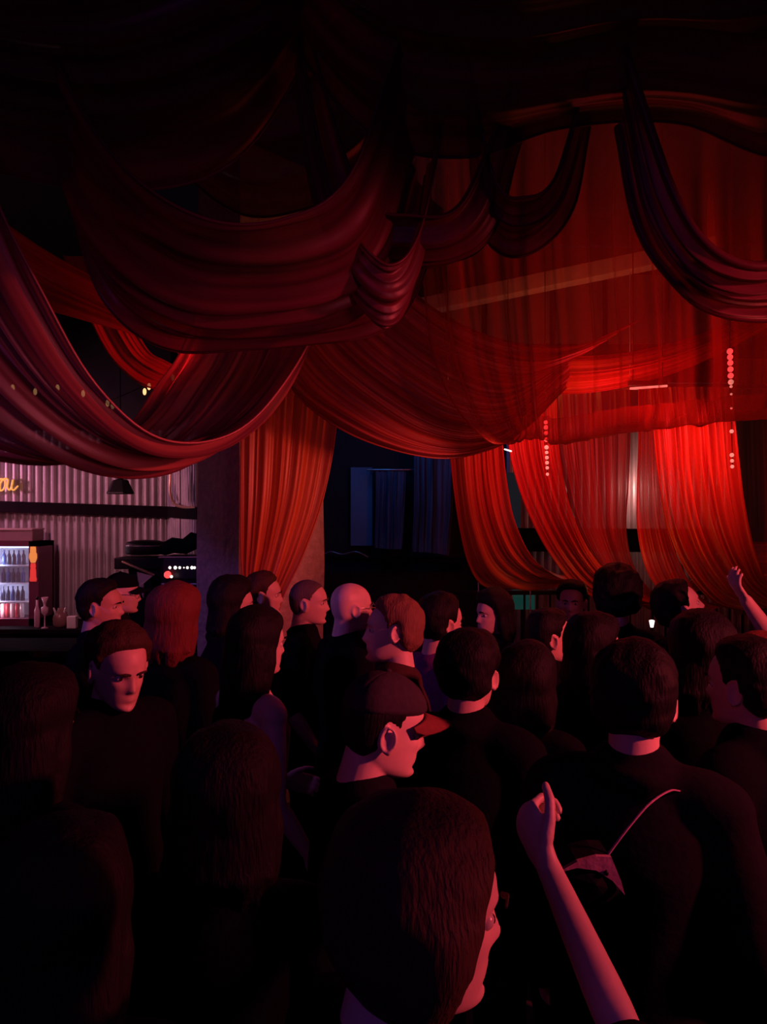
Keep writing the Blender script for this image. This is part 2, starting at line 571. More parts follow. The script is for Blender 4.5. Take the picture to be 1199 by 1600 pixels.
pitch = 0.082
sw = pitch * 8
x = xc - 0.02
i = 0
while x > -5.6:
    corr_sheet((x - sw - 0.02, WY - 0.01), (x, WY - 0.01), 0.95, 3.02, pitch, 0.026, wb, M_CORR, off=0.002 * (i % 2) + 0.015)
    x -= sw
    i += 1
rx1, ry1 = P(312, 0, 7.0).x, 7.0
wr = struct('wall_return', MB().box(((xc + rx1) / 2 + 0.1, (WY + ry1) / 2 + 0.1, CZ / 2), (0.08, math.hypot(rx1 - xc, WY - ry1) * 0.98, CZ),
            Matrix.Rotation(math.atan2(rx1 - xc, WY - ry1), 4, 'Z')), M_WALLD)
a0 = Vector((xc, WY)); a1 = Vector((rx1, ry1))
for k in range(2):
    q0 = a0.lerp(a1, k / 2); q1 = a0.lerp(a1, (k + 1) / 2)
    corr_sheet(q0, q1, 0.95, 3.02, pitch * 1.25, 0.024, wr, M_CORR, off=0.01)


def beam(name, a, b, h, dep, mat):
    a = Vector(a); b = Vector(b)
    d = b - a
    rot = d.to_track_quat('X', 'Z').to_matrix().to_4x4()
    return MB().box((a + b) / 2, (d.length, dep, h), rot, 0.006).obj(name, mat, smooth=False)


tb = beam('trim_1', P(-260, 783, 8.06), P(270, 800, 8.06), 0.115, 0.12, M_BEAM)
tb['kind'] = 'structure'
tb = beam('trim_2', P(268, 800, 7.88), P(314, 802, 6.85), 0.11, 0.08, M_BEAM)
tb['kind'] = 'structure'

# stucco pillar standing cornerwise
c0 = P(374, 0, 5.35); cl = P(309, 0, 5.75); cr = P(506, 0, 5.95)
bk = Vector((cl.x + cr.x - c0.x, cl.y + cr.y - c0.y, 0))
pv = []
zs = [0, 0.35, 0.7, 1.05, 1.4, 1.75, 2.1, 2.45, 2.8, 3.2, 3.6, 4.0, 4.4, CZ]
rng = random.Random(4)
base = [c0, c0.lerp(cr, .33), c0.lerp(cr, .66), cr, bk, cl, cl.lerp(c0, .5)]
for z in zs:
    for q in base:
        pv.append((q.x + rng.uniform(-.008, .008), q.y + rng.uniform(-.008, .008), z))
pf = []
nb = len(base)
for i in range(len(zs) - 1):
    for k in range(nb):
        pf.append((i * nb + k, i * nb + (k + 1) % nb, (i + 1) * nb + (k + 1) % nb, (i + 1) * nb + k))
pf.append(tuple(range(nb))[::-1]); pf.append(tuple((len(zs) - 1) * nb + k for k in range(nb)))
po = link('pillar', mesh_from(pv, pf, smooth=False), M_STUCCO)
po['kind'] = 'structure'

# back room seen between pillar and panels
xr0 = P(792, 0, WY).x
br = struct('wall_inner', MB().box(((-1.9 + xr0) / 2, 9.75, CZ / 2), (xr0 + 2.6, 0.08, CZ)), M_WALLD)
wbr = struct('wall_rear', MB().box(((xr0 + 6) / 2, WY + 0.1, CZ / 2), (6 - xr0, 0.08, CZ)), M_WALLD)
x = xr0
i = 0
while x < 4.6:
    corr_sheet((x, WY), (x + sw + 0.02, WY), 0.4, 3.02, pitch, 0.018, wbr, M_CORR, off=0.002 * (i % 2) + 0.012)
    x += sw
    i += 1
tb = beam('trim_3', P(786, 843, 7.95), P(1300, 846, 7.95), 0.24, 0.10, M_BEAM)
tb['kind'] = 'structure'
# grey upper wall panels and plastered ceiling beam seen through the sheer curtain
gw = struct('wall_upper', MB().box((P(900, 0, 7.4).x, 7.45, 4.05), (3.4, 0.08, 1.3)), M_WALLD)
for k, (a, b_) in enumerate(((690, 755), (760, 862), (868, 945), (950, 1042), (1048, 1180))):
    A = P(a, 452 - k * 8, 7.35); B = P(b_, 536, 7.35)
    MB().box(((A.x + B.x) / 2, 7.39, (A.z + B.z) / 2), (B.x - A.x - 0.02, 0.04, A.z - B.z), None, 0.008).obj('panel', M_GREYW, gw, False)
cb = beam('trim_4', P(600, 492, 6.6), P(1120, 385, 5.6), 0.12, 0.14, M_CONC)
cb['kind'] = 'structure'

# curtain rail for the hanging panels
rail = MB().tube([P(690, 608, 5.85), P(900, 607, 5.85), P(1290, 603, 5.85)], [0.014] * 3, 10).obj('curtain_rail', M_STEEL)
tagged(rail, 'steel curtain rail carrying the red hanging panels at the right', 'rail')
for px in (700, 985, 1270):
    q = P(px, 606, 5.85)
    MB().tube([q, (q.x, q.y, CZ)], [0.006, 0.006], 6).obj('hanger', M_STEEL, rail)

# ------------------------------------------------------------------ drapes
DL = 'drape'
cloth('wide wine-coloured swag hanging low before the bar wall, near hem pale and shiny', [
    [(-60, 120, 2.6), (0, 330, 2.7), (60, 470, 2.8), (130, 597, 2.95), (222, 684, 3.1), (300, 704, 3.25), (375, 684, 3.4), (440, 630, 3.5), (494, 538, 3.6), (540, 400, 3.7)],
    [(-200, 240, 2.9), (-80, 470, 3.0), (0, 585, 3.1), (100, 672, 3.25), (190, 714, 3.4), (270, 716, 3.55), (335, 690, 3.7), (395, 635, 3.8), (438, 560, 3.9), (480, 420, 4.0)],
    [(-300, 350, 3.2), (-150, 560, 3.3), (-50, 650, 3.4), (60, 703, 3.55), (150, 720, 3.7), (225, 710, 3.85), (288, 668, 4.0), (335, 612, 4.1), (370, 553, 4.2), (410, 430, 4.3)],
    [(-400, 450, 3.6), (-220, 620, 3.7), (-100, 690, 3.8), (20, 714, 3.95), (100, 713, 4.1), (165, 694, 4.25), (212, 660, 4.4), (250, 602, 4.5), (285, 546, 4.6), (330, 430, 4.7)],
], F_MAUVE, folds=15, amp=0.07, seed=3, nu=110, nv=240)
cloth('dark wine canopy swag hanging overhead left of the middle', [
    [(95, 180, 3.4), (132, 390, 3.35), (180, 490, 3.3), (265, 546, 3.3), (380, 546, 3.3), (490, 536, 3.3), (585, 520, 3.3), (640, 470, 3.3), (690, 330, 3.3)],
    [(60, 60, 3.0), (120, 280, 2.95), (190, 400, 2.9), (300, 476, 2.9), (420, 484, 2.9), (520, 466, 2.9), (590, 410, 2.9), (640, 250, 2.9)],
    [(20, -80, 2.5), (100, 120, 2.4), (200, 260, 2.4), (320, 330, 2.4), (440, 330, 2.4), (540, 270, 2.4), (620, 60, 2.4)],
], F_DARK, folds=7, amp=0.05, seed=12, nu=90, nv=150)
cloth('narrow dark swag with thin pale hem hanging right beside the overhead canopy', [
    [(462, 160, 2.9), (488, 310, 2.9), (522, 395, 2.9), (560, 480, 2.9), (601, 516, 2.9), (630, 490, 2.95), (648, 410, 3.0), (668, 260, 3.0)],
    [(470, 60, 2.7), (515, 280, 2.7), (560, 375, 2.7), (612, 415, 2.7), (655, 360, 2.75), (690, 180, 2.8)],
], F_DARK, folds=5, amp=0.03, seed=21, nu=70, nv=80)
cloth('dark scalloped swag above the left edge of the sheer curtain', [
    [(500, 230, 3.05), (525, 352, 3.05), (578, 402, 3.05), (640, 416, 3.05), (702, 410, 3.05), (762, 376, 3.05), (806, 250, 3.05)],
    [(495, 80, 2.75), (560, 300, 2.75), (640, 345, 2.75), (730, 320, 2.75), (810, 120, 2.75)],
], F_DARK, folds=6, amp=0.04, seed=25, nu=70, nv=90)
cloth('dark looped swag overhead in the middle of the sheer curtain top', [
    [(728, 180, 3.1), (752, 338, 3.1), (792, 390, 3.1), (845, 376, 3.1), (892, 318, 3.1), (925, 190, 3.1)],
    [(735, 90, 2.8), (775, 280, 2.8), (820, 310, 2.8), (870, 270, 2.8), (920, 80, 2.8)],
], F_DARK, folds=5, amp=0.035, seed=28, nu=70, nv=80)
cloth('dark heavy-hemmed swag overhead by the right wall', [
    [(975, 200, 2.8), (1008, 350, 2.8), (1055, 428, 2.8), (1112, 478, 2.8), (1200, 493, 2.8), (1290, 470, 2.8), (1360, 330, 2.8)],
    [(975, 80, 2.6), (1040, 300, 2.6), (1110, 400, 2.6), (1210, 420, 2.6), (1300, 350, 2.6), (1370, 150, 2.6)],
], F_DARK, folds=6, amp=0.04, seed=31, nu=70, nv=100, hem_r=0.018)
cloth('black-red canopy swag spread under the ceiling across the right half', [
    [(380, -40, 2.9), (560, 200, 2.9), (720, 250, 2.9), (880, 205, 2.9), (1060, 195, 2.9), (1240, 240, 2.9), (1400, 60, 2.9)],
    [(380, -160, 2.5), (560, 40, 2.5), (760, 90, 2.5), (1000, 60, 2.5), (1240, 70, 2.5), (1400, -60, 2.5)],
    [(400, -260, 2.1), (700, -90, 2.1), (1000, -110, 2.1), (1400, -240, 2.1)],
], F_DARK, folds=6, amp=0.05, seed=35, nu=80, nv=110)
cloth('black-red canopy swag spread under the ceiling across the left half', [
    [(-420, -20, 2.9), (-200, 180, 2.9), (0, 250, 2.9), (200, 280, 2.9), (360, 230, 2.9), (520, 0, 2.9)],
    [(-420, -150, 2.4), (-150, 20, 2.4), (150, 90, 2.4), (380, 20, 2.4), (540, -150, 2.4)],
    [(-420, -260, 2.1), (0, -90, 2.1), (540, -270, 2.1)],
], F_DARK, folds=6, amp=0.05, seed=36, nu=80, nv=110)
cloth('black-red swag added high between the overhead canopies to hide the lit pillar top', [  # added swag that covers the lit pillar top
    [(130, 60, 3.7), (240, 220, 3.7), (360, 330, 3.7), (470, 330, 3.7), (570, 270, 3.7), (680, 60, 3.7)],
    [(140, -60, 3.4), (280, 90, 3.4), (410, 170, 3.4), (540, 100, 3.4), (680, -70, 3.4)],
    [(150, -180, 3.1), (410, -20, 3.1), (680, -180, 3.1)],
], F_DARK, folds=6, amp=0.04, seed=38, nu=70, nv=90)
cloth('bright red cloth stretched high behind the wine swag at the left', [
    [(-120, 250, 5.2), (40, 372, 5.1), (160, 440, 5.0), (290, 500, 4.9), (380, 480, 4.9)],
    [(-120, 340, 5.2), (40, 430, 5.1), (140, 478, 5.0), (280, 530, 4.9), (380, 500, 4.9)],
    [(-120, 400, 5.3), (40, 470, 5.2), (120, 496, 5.1), (210, 522, 5.0), (300, 555, 5.0), (380, 530, 5.0)],
], F_RED, folds=5, amp=0.03, seed=41, nu=70, nv=90)
cloth('short red drape falling below the stretched red cloth, left of the pillar', [
    [(100, 400, 5.25), (158, 530, 5.2), (195, 580, 5.15), (238, 606, 5.1), (300, 600, 5.1), (360, 520, 5.1)],
    [(150, 400, 5.15), (215, 530, 5.1), (250, 562, 5.05), (300, 570, 5.0), (370, 490, 5.0)],
], F_RED, folds=7, amp=0.03, seed=44, nu=70, nv=90)
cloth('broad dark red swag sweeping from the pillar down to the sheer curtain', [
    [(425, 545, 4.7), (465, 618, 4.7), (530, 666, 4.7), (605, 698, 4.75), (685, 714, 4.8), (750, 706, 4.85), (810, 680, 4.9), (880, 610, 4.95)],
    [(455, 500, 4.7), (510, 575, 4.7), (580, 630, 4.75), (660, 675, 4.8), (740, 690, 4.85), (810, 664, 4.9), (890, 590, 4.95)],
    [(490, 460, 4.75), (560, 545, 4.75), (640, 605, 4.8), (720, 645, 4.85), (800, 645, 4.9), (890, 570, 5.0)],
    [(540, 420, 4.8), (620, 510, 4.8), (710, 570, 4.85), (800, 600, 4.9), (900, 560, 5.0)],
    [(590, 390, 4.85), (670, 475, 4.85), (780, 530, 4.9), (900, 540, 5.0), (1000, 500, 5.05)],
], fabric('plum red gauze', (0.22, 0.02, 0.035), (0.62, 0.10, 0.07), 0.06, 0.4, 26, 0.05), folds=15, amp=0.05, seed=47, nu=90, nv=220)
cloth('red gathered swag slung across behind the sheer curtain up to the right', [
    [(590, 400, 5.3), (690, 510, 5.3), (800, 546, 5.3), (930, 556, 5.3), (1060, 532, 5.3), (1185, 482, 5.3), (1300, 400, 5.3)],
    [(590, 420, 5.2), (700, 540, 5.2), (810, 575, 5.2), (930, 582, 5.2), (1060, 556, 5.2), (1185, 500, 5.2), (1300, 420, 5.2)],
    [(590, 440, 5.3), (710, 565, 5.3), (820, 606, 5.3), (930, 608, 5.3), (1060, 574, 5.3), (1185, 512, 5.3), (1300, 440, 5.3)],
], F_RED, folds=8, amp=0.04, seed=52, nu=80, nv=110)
sheer = cloth('large sheer red curtain, see-through, with its puffed lower hem above the hanging panels', [
    [(640, 180, 4.5), (655, 330, 4.45), (664, 460, 4.4), (676, 550, 4.4), (712, 636, 4.4), (772, 692, 4.4), (800, 690, 4.6), (790, 660, 4.7)],
    [(690, 180, 4.55), (700, 330, 4.5), (706, 450, 4.45), (718, 560, 4.45), (752, 645, 4.45), (797, 694, 4.45), (815, 688, 4.65), (810, 655, 4.75)],
    [(780, 180, 4.5), (786, 330, 4.45), (790, 450, 4.4), (796, 560, 4.4), (812, 640, 4.4), (832, 688, 4.4), (838, 680, 4.62), (836, 650, 4.72)],
    [(870, 180, 4.55), (870, 330, 4.5), (872, 450, 4.45), (874, 560, 4.45), (876, 640, 4.45), (880, 689, 4.45), (880, 680, 4.65), (880, 650, 4.75)],
    [(960, 180, 4.5), (960, 330, 4.45), (960, 450, 4.4), (960, 560, 4.4), (960, 640, 4.4), (962, 678, 4.4), (962, 670, 4.62), (962, 640, 4.72)],
    [(1060, 180, 4.55), (1060, 330, 4.5), (1060, 450, 4.45), (1060, 560, 4.45), (1060, 630, 4.45), (1060, 668, 4.45), (1060, 660, 4.65), (1060, 630, 4.75)],
    [(1160, 180, 4.5), (1160, 330, 4.45), (1160, 450, 4.4), (1158, 560, 4.4), (1156, 625, 4.4), (1156, 661, 4.4), (1156, 652, 4.62), (1156, 620, 4.72)],
    [(1290, 180, 4.5), (1290, 330, 4.45), (1290, 450, 4.4), (1290, 560, 4.4), (1290, 620, 4.4), (1290, 652, 4.4), (1290, 645, 4.62), (1290, 610, 4.72)],
], F_SHEER, folds=20, amp=0.055, seed=57, nu=110, nv=300, hems=(0,), calm=(0.72, 0.85))

GP = 'red panels hanging from the rail'
cloth('orange-red hanging panel nearest the dark back room, its hem swept into a point', [
    [(700, 605, 5.9), (703, 690, 5.9), (708, 750, 5.9), (718, 820, 5.9), (733, 882, 5.9), (756, 914, 5.95), (800, 918, 6.1), (845, 914, 6.25), (888, 903, 6.35), (925, 880, 6.5)],
    [(742, 605, 5.9), (745, 690, 5.9), (750, 755, 5.9), (762, 815, 5.9), (785, 870, 5.92), (820, 900, 6.0), (855, 906, 6.2), (888, 902, 6.35), (925, 876, 6.5)],
    [(782, 605, 5.9), (784, 690, 5.9), (790, 750, 5.9), (803, 815, 5.9), (828, 868, 5.95), (858, 892, 6.1), (888, 900, 6.35), (925, 872, 6.5)],
], F_ORANGE, folds=9, amp=0.05, seed=61, nu=90, nv=130, group=GP, name='hanging_panel', cat='drape')
cloth('hanging panel second from the back room, its top glowing bright red', [
    [(790, 605, 5.8), (795, 690, 5.8), (806, 745, 5.8), (826, 802, 5.8), (856, 860, 5.8), (898, 912, 5.85), (950, 938, 6.0), (1010, 945, 6.05), (1056, 900, 6.08)],
    [(828, 605, 5.8), (832, 690, 5.8), (842, 745, 5.8), (860, 802, 5.8), (890, 860, 5.8), (930, 908, 5.85), (975, 934, 6.0), (1020, 940, 6.05), (1056, 895, 6.08)],
    [(868, 605, 5.8), (872, 690, 5.8), (880, 745, 5.8), (896, 805, 5.8), (924, 865, 5.8), (962, 908, 5.85), (1000, 930, 6.0), (1030, 935, 6.05), (1056, 890, 6.08)],
], F_RED, folds=12, amp=0.05, seed=63, nu=90, nv=130, group=GP, name='hanging_panel')
cloth('maroon half-transparent hanging panel between the bright red one and the pale gap', [
    [(866, 605, 6.12), (872, 690, 6.12), (884, 750, 6.12), (904, 820, 6.12), (940, 885, 6.12), (985, 930, 6.15), (1030, 945, 6.4), (1090, 900, 6.75)],
    [(925, 605, 6.12), (928, 690, 6.12), (934, 760, 6.12), (946, 830, 6.12), (972, 895, 6.12), (1010, 935, 6.15), (1050, 945, 6.4), (1100, 895, 6.75)],
    [(984, 605, 6.12), (984, 690, 6.12), (981, 760, 6.12), (978, 830, 6.12), (992, 890, 6.12), (1030, 935, 6.15), (1070, 945, 6.4), (1110, 890, 6.75)],
], F_MAROON, folds=11, amp=0.03, seed=66, nu=80, nv=120, group=GP, name='hanging_panel')
cloth('narrow dark red hanging panel right of the pale gap', [
    [(998, 605, 5.85), (997, 690, 5.85), (995, 760, 5.85), (996, 830, 5.85), (1012, 895, 5.85), (1050, 940, 5.9), (1090, 950, 6.1)],
    [(1032, 605, 5.85), (1030, 690, 5.85), (1034, 760, 5.85), (1046, 830, 5.85), (1070, 895, 5.85), (1100, 940, 5.9), (1130, 950, 6.1)],
], F_RED, folds=5, amp=0.03, seed=69, nu=70, nv=60, group=GP, name='hanging_panel')
cloth('wide hanging panel at the right with a glowing red patch at its top', [
    [(1018, 605, 5.6), (1022, 675, 5.6), (1028, 740, 5.6), (1042, 820, 5.6), (1068, 885, 5.6), (1108, 932, 5.65), (1160, 950, 5.8)],
    [(1080, 605, 5.6), (1084, 670, 5.6), (1090, 740, 5.6), (1106, 820, 5.6), (1132, 882, 5.6), (1168, 926, 5.65), (1220, 945, 5.8)],
    [(1140, 605, 5.6), (1144, 667, 5.6), (1150, 730, 5.6), (1160, 800, 5.6), (1176, 868, 5.6), (1202, 916, 5.65), (1270, 940, 5.8)],
], F_ORANGE, folds=13, amp=0.06, seed=72, nu=80, nv=150, group=GP, name='hanging_panel')
cloth('dull brown curtain hanging straight at the far right behind the red panels', [
    [(1140, 560, 7.0), (1142, 700, 7.0), (1145, 850, 7.0), (1146, 960, 7.0)],
    [(1220, 560, 7.0), (1220, 700, 7.0), (1222, 850, 7.0), (1222, 960, 7.0)],
    [(1330, 560, 7.0), (1330, 700, 7.0), (1330, 850, 7.0), (1330, 960, 7.0)],
], F_BROWN, folds=12, amp=0.05, seed=75, nu=40, nv=110)
cloth('dark red swag low at the right edge before the brown curtain', [
    [(1120, 760, 6.6), (1150, 835, 6.6), (1200, 848, 6.6), (1300, 840, 6.6), (1340, 740, 6.6)],
    [(1120, 800, 6.5), (1150, 900, 6.5), (1210, 922, 6.5), (1300, 910, 6.5), (1340, 790, 6.5)],
], F_MAROON, folds=7, amp=0.03, seed=77, nu=60, nv=70)
cloth('orange-red curtain gathered down along the stucco pillar', [
    [(382, 520, 5.12), (379, 640, 5.1), (377, 760, 5.1), (377, 850, 5.1), (380, 905, 5.1), (390, 990, 5.1)],
    [(428, 520, 5.16), (426, 640, 5.14), (420, 760, 5.12), (408, 850, 5.12), (398, 925, 5.12), (402, 1000, 5.12)],
    [(478, 520, 5.26), (474, 645, 5.24), (462, 765, 5.2), (440, 855, 5.18), (418, 935, 5.16), (412, 1005, 5.16)],
    [(530, 520, 5.4), (525, 662, 5.38), (505, 775, 5.34), (474, 865, 5.26), (438, 940, 5.2), (424, 1010, 5.2)],
], F_ORANGE, folds=10, amp=0.045, seed=81, nu=80, nv=140)
# back room
pn = MB().box((P(565, 0, 9.55).x, 9.6, (P(0, 730, 9.55).z + P(0, 853, 9.55).z) / 2), (0.275, 0.05, 0.98), None, 0.01).obj('wall_board', solid('pale blue board', (0.20, 0.36, 0.50), 0.8, var=0.3, scale=3), smooth=False)
tagged(pn, 'pale upright board on the wall of the dark blue back room', 'board')
cloth('short dark blue curtain beside the pale board in the back room', [
    [(588, 736, 9.3), (588, 790, 9.3), (586, 856, 9.3)], [(612, 736, 9.3), (610, 790, 9.3), (608, 858, 9.3)], [(634, 736, 9.3), (632, 790, 9.3), (628, 858, 9.3)],
], F_NAVY, folds=7, amp=0.05, seed=85, nu=30, nv=70)
cloth('longer dark blue curtain next to the red panels in the back room', [
    [(648, 700, 9.1), (648, 780, 9.1), (645, 862, 9.1)], [(678, 700, 9.1), (676, 780, 9.1), (674, 864, 9.1)], [(712, 700, 9.1), (708, 780, 9.1), (702, 868, 9.1)],
], F_NAVY, folds=8, amp=0.05, seed=88, nu=30, nv=80)
for a, b_, py, dd, lab in ((574, 648, 734, 9.3, 'short dark curtain rod beside the pale board in the back room'), (640, 722, 698, 9.1, 'higher dark curtain rod next to the red panels in the back room')):
    A, B = P(a, py, dd), P(b_, py, dd)
    rd = MB().tube([A, B], [0.014, 0.014], 8).obj('curtain_rod', M_STEEL)
    tagged(rd, lab, 'rod')
    for q in (A.lerp(B, .08), A.lerp(B, .92)):
        MB().tube([q, (q.x, 9.72, q.z)], [0.01, 0.01], 6).obj('bracket', M_STEEL, rd)
sill = beam('trim_5', P(500, 872, 9.4), P(730, 876, 9.4), 0.06, 0.3, M_BEAM)
sill['kind'] = 'structure'
cbl = MB().tube(catmull([P(500, 872, 9.26), P(515, 862, 9.26), P(535, 866, 9.26), P(556, 862, 9.26), P(575, 870, 9.26)], np.linspace(0, 1, 24)), [0.008] * 24, 6).obj('cable', M_STEEL)
tagged(cbl, 'thin loose cable looping along the ledge of the dark back room', 'cable')

# ------------------------------------------------------------------ bar
zc = P(0, 978, 7.6).z
bt = empty('back_counter', (-4.03, 7.75, 0))
tagged(bt, 'dark back counter along the corrugated bar wall, carrying fridge and glasses', 'counter')
MB().box((0, 0, zc - 0.025), (3.46, 0.74, 0.05), None, 0.006).obj('worktop', M_BEAM, bt, False)
MB().box((0, 0.03, (zc - 0.05) / 2), (3.4, 0.64, zc - 0.05), None, 0.006).obj('cabinet_body', M_BEAM, bt, False)
for k in range(5):
    dr = MB().box((-1.36 + 0.68 * k, -0.305, zc / 2), (0.65, 0.03, zc - 0.2), None, 0.006).obj('door', M_BLACK, bt, False)
    MB().tube([(-1.10 + 0.68 * k, -0.335, zc * .6), (-1.10 + 0.68 * k, -0.335, zc * .75)], [0.008, 0.008], 8).obj('handle', M_STEEL, dr)
fc = empty('bar_counter', (-3.4, 5.9, 0))
tagged(fc, 'long dark bar counter in front of the fridge, behind the crowd', 'counter')
MB().box((0, 0, 1.11), (3.6, 0.6, 0.05), None, 0.01).obj('worktop', M_BEAM, fc, False)
MB().box((0, 0.02, 0.545), (3.5, 0.45, 1.09), None, 0.006).obj('front_panel', M_BLACK, fc, False)
MB().tube([(-1.75, -0.32, 0.2), (1.75, -0.32, 0.2)], [0.02, 0.02], 10).obj('foot_rail', M_STEEL, fc)

fx0, fx1 = P(-62, 0, 7.6).x, P(60, 0, 7.6).x
fw = fx1 - fx0
ft = P(0, 846, 7.6).z
fr = empty('display_fridge', ((fx0 + fx1) / 2, 7.78, zc))
tagged(fr, 'burgundy glass-fronted drinks fridge glowing blue-white on the back counter', 'fridge')
fh = ft - zc
dp = 0.36
wt = 0.04
lw_ = P(45, 0, 7.6).x - fx0                              # window width measured from the left
MB().box((0, dp / 2 - 0.02, fh / 2), (fw, 0.03, fh)).box((-fw / 2 + wt / 2, 0, fh / 2), (wt, dp, fh)) \
    .box((lw_ / 2, 0, fh / 2), (fw - lw_, dp, fh)).box((0, 0, fh - 0.025), (fw, dp, 0.05)).box((0, 0, 0.035), (fw, dp, 0.07)).obj('cabinet', M_BURG, fr, False)
ww = lw_ - wt
wx = -fw / 2 + wt + ww / 2
MB().box((wx, dp / 2 - 0.045, fh / 2), (ww - 0.004, 0.01, fh - 0.14)).obj('back_lining', M_FRIDGEW, fr, False)
lt = MB().box((wx, -0.10, fh - 0.06), (ww - 0.04, 0.02, 0.014)).obj('light_strip', M_LEDW, fr, False)
MB().box((wx + ww / 2 - 0.012, -0.12, fh / 2), (0.014, 0.02, fh - 0.16)).obj('light_strip', M_LEDW, fr, False)
light('fridge_lamp', 'POINT', (fr.location.x + wx, 7.66, zc + fh * 0.78), (0.62, 0.68, 1.0), 2.6, size=0.05)
light('fridge_lamp', 'POINT', (fr.location.x + wx, 7.64, zc + fh * 0.2), (1.0, 0.62, 0.72), 1.2, size=0.03)
light('fridge_lamp', 'POINT', (fr.location.x + wx, 7.66, zc + fh * 0.42), (0.70, 0.68, 1.0), 1.8, size=0.05)
MB().box((wx, -dp / 2 + 0.006, fh / 2), (ww - 0.004, 0.006, fh - 0.13)).obj('glass_pane', M_GLASS, fr, False)
MB().box((-0.03, 0.0, fh + 0.055), (fw - 0.10, 0.26, 0.11), None, 0.01).obj('header_sign', solid('dull mauve board', (0.30, 0.16, 0.18), 0.6), fr, False)
MB().box((-0.03, 0.0, fh + 0.118), (fw - 0.10, 0.28, 0.016), None, 0.004).obj('header_edge', M_PALE, fr, False)
# two bottle-shaped prints, given a glow of their own, on the fridge's side strip
sx = P(52, 0, 7.6).x - fr.location.x
st = fr
zt = P(0, 854, 7.6).z - zc
prof1 = [(0.026, 0), (0.030, -.05), (0.026, -.052), (0.038, -.075), (0.040, -.11), (0.026, -.15), (0.020, -.16)]
prof2 = [(0.022, -.165), (0.028, -.20), (0.022, -.21), (0.028, -.23), (0.030, -.30), (0.036, -.32), (0.032, -.345), (0.012, -.345)]
for pr, mm in ((prof1, M_ORST), (prof2, M_RDST)):
    n = len(pr)
    vs = [(sx - r, -dp / 2 - 0.006, zt + z) for r, z in pr] + [(sx + r, -dp / 2 - 0.006, zt + z) for r, z in pr] + \
         [(sx - r, -dp / 2 + 0.004, zt + z) for r, z in pr] + [(sx + r, -dp / 2 + 0.004, zt + z) for r, z in pr]
    fs = []
    for k in range(n - 1):
        fs += [(k, k + 1, n + k + 1, n + k), (k, 2 * n + k, 2 * n + k + 1, k + 1), (n + k, n + k + 1, 3 * n + k + 1, 3 * n + k)]
    link('sticker', mesh_from(vs, fs, smooth=False), mm, fr)
rows = [(882.5, 'top'), (910.5, 'second'), (939, 'third'), (967, 'bottom')]
proto = {}


def bottle_mesh(h, r):
    return MB().lathe([(r * .9, 0), (r, .005), (r, h * .55), (r * .85, h * .66), (r * .4, h * .78), (r * .36, h * .96), (r * .45, h * .965), (r * .45, h)], seg=14).mesh()


bm_b = bottle_mesh(0.145, 0.0205)
bm_c = MB().lathe([(.016, 0), (.0205, .006), (.0205, .125), (.017, .137), (.017, .14)], seg=14).mesh()
for ri, (py, nm) in enumerate(rows):
    z = P(0, py, 7.66).z
    if ri < 3:
        MB().box((wx, 0.0, z - zc - 0.008), (ww - 0.006, dp - 0.12, 0.012)).obj('shelf', M_FRIDGEW, fr, False)
    else:
        z = zc + 0.0705
    xs = [37.0 - ri * 0.8 - 7.6 * k for k in range(5 if ri < 3 else 6)]
    for k, px in enumerate(xs):
        q = P(px, py, 7.70)
        pos = ('last on the right', 'second from the right', 'third from the right', 'fourth from the right', 'fifth from the right', 'at the cut left end')[k]
        if ri < 3:
            blue = (k + ri) % 3 == 1
            o = link('bottle', bm_b, M_BLBOTTLE if blue else M_BOTTLE)
            tagged(o, '%s bottle on the %s shelf of the lit fridge, %s' % ('blue' if blue else 'black', nm, pos), 'bottle', 'bottles on the %s fridge shelf' % nm)
        else:
            o = link('drink_can', bm_c, M_CANR if k % 2 else M_CANW)
            tagged(o, '%s can on the bottom shelf of the lit fridge, %s' % ('red' if k % 2 else 'pale pink', pos), 'can', 'cans on the bottom fridge shelf')
        o.location = (q.x, q.y, z)

# things standing on the back counter
g = empty('wine_bottle', (P(58, 0, 7.5).x, 7.5, zc)); tagged(g, 'slim rose bottle standing right beside the fridge', 'bottle')
MB().lathe([(.022, 0), (.026, .01), (.026, .16), (.012, .21), (.011, .27)], seg=14).obj('bottle_body', M_GLASSY, g)
MB().lathe([(.0125, .27), (.0125, .30)], seg=12).obj('cap', M_BLACK, g)
g = empty('cocktail_glass', (P(70, 0, 7.45).x, 7.45, zc)); tagged(g, 'tall pinkish stemmed glass with a wide mouth, second right of the fridge', 'glass')
MB().lathe([(.034, 0), (.034, .006), (.006, .016), (.006, .12), (.030, .15), (.034, .20), (.010, .215), (.014, .25), (.034, .30), (.031, .30), (.010, .25)], seg=16).obj('bowl', M_GLASSY, g)
g = empty('round_pot', (P(95, 0, 7.5).x, 7.5, zc)); tagged(g, 'round brown jar with two light spouts near the pinkish glass', 'jar')
MB().lathe([(.05, 0), (.07, .03), (.075, .09), (.055, .15), (.03, .165), (.03, .19), (.02, .19)], seg=18).obj('pot_body', M_POT, g)
for s in (-1, 1):
    MB().tube([(s * .04, -.02, .14), (s * .055, -.03, .19)], [.012, .008], 8).obj('spout', M_NAPKIN, g)
nk = MB().box((P(113, 0, 7.45).x, 7.45, zc + 0.06), (0.09, 0.06, 0.12), None, 0.01).obj('napkin_stack', M_NAPKIN, smooth=False)
tagged(nk, 'white folded napkin stack beside the round brown jar', 'napkins')

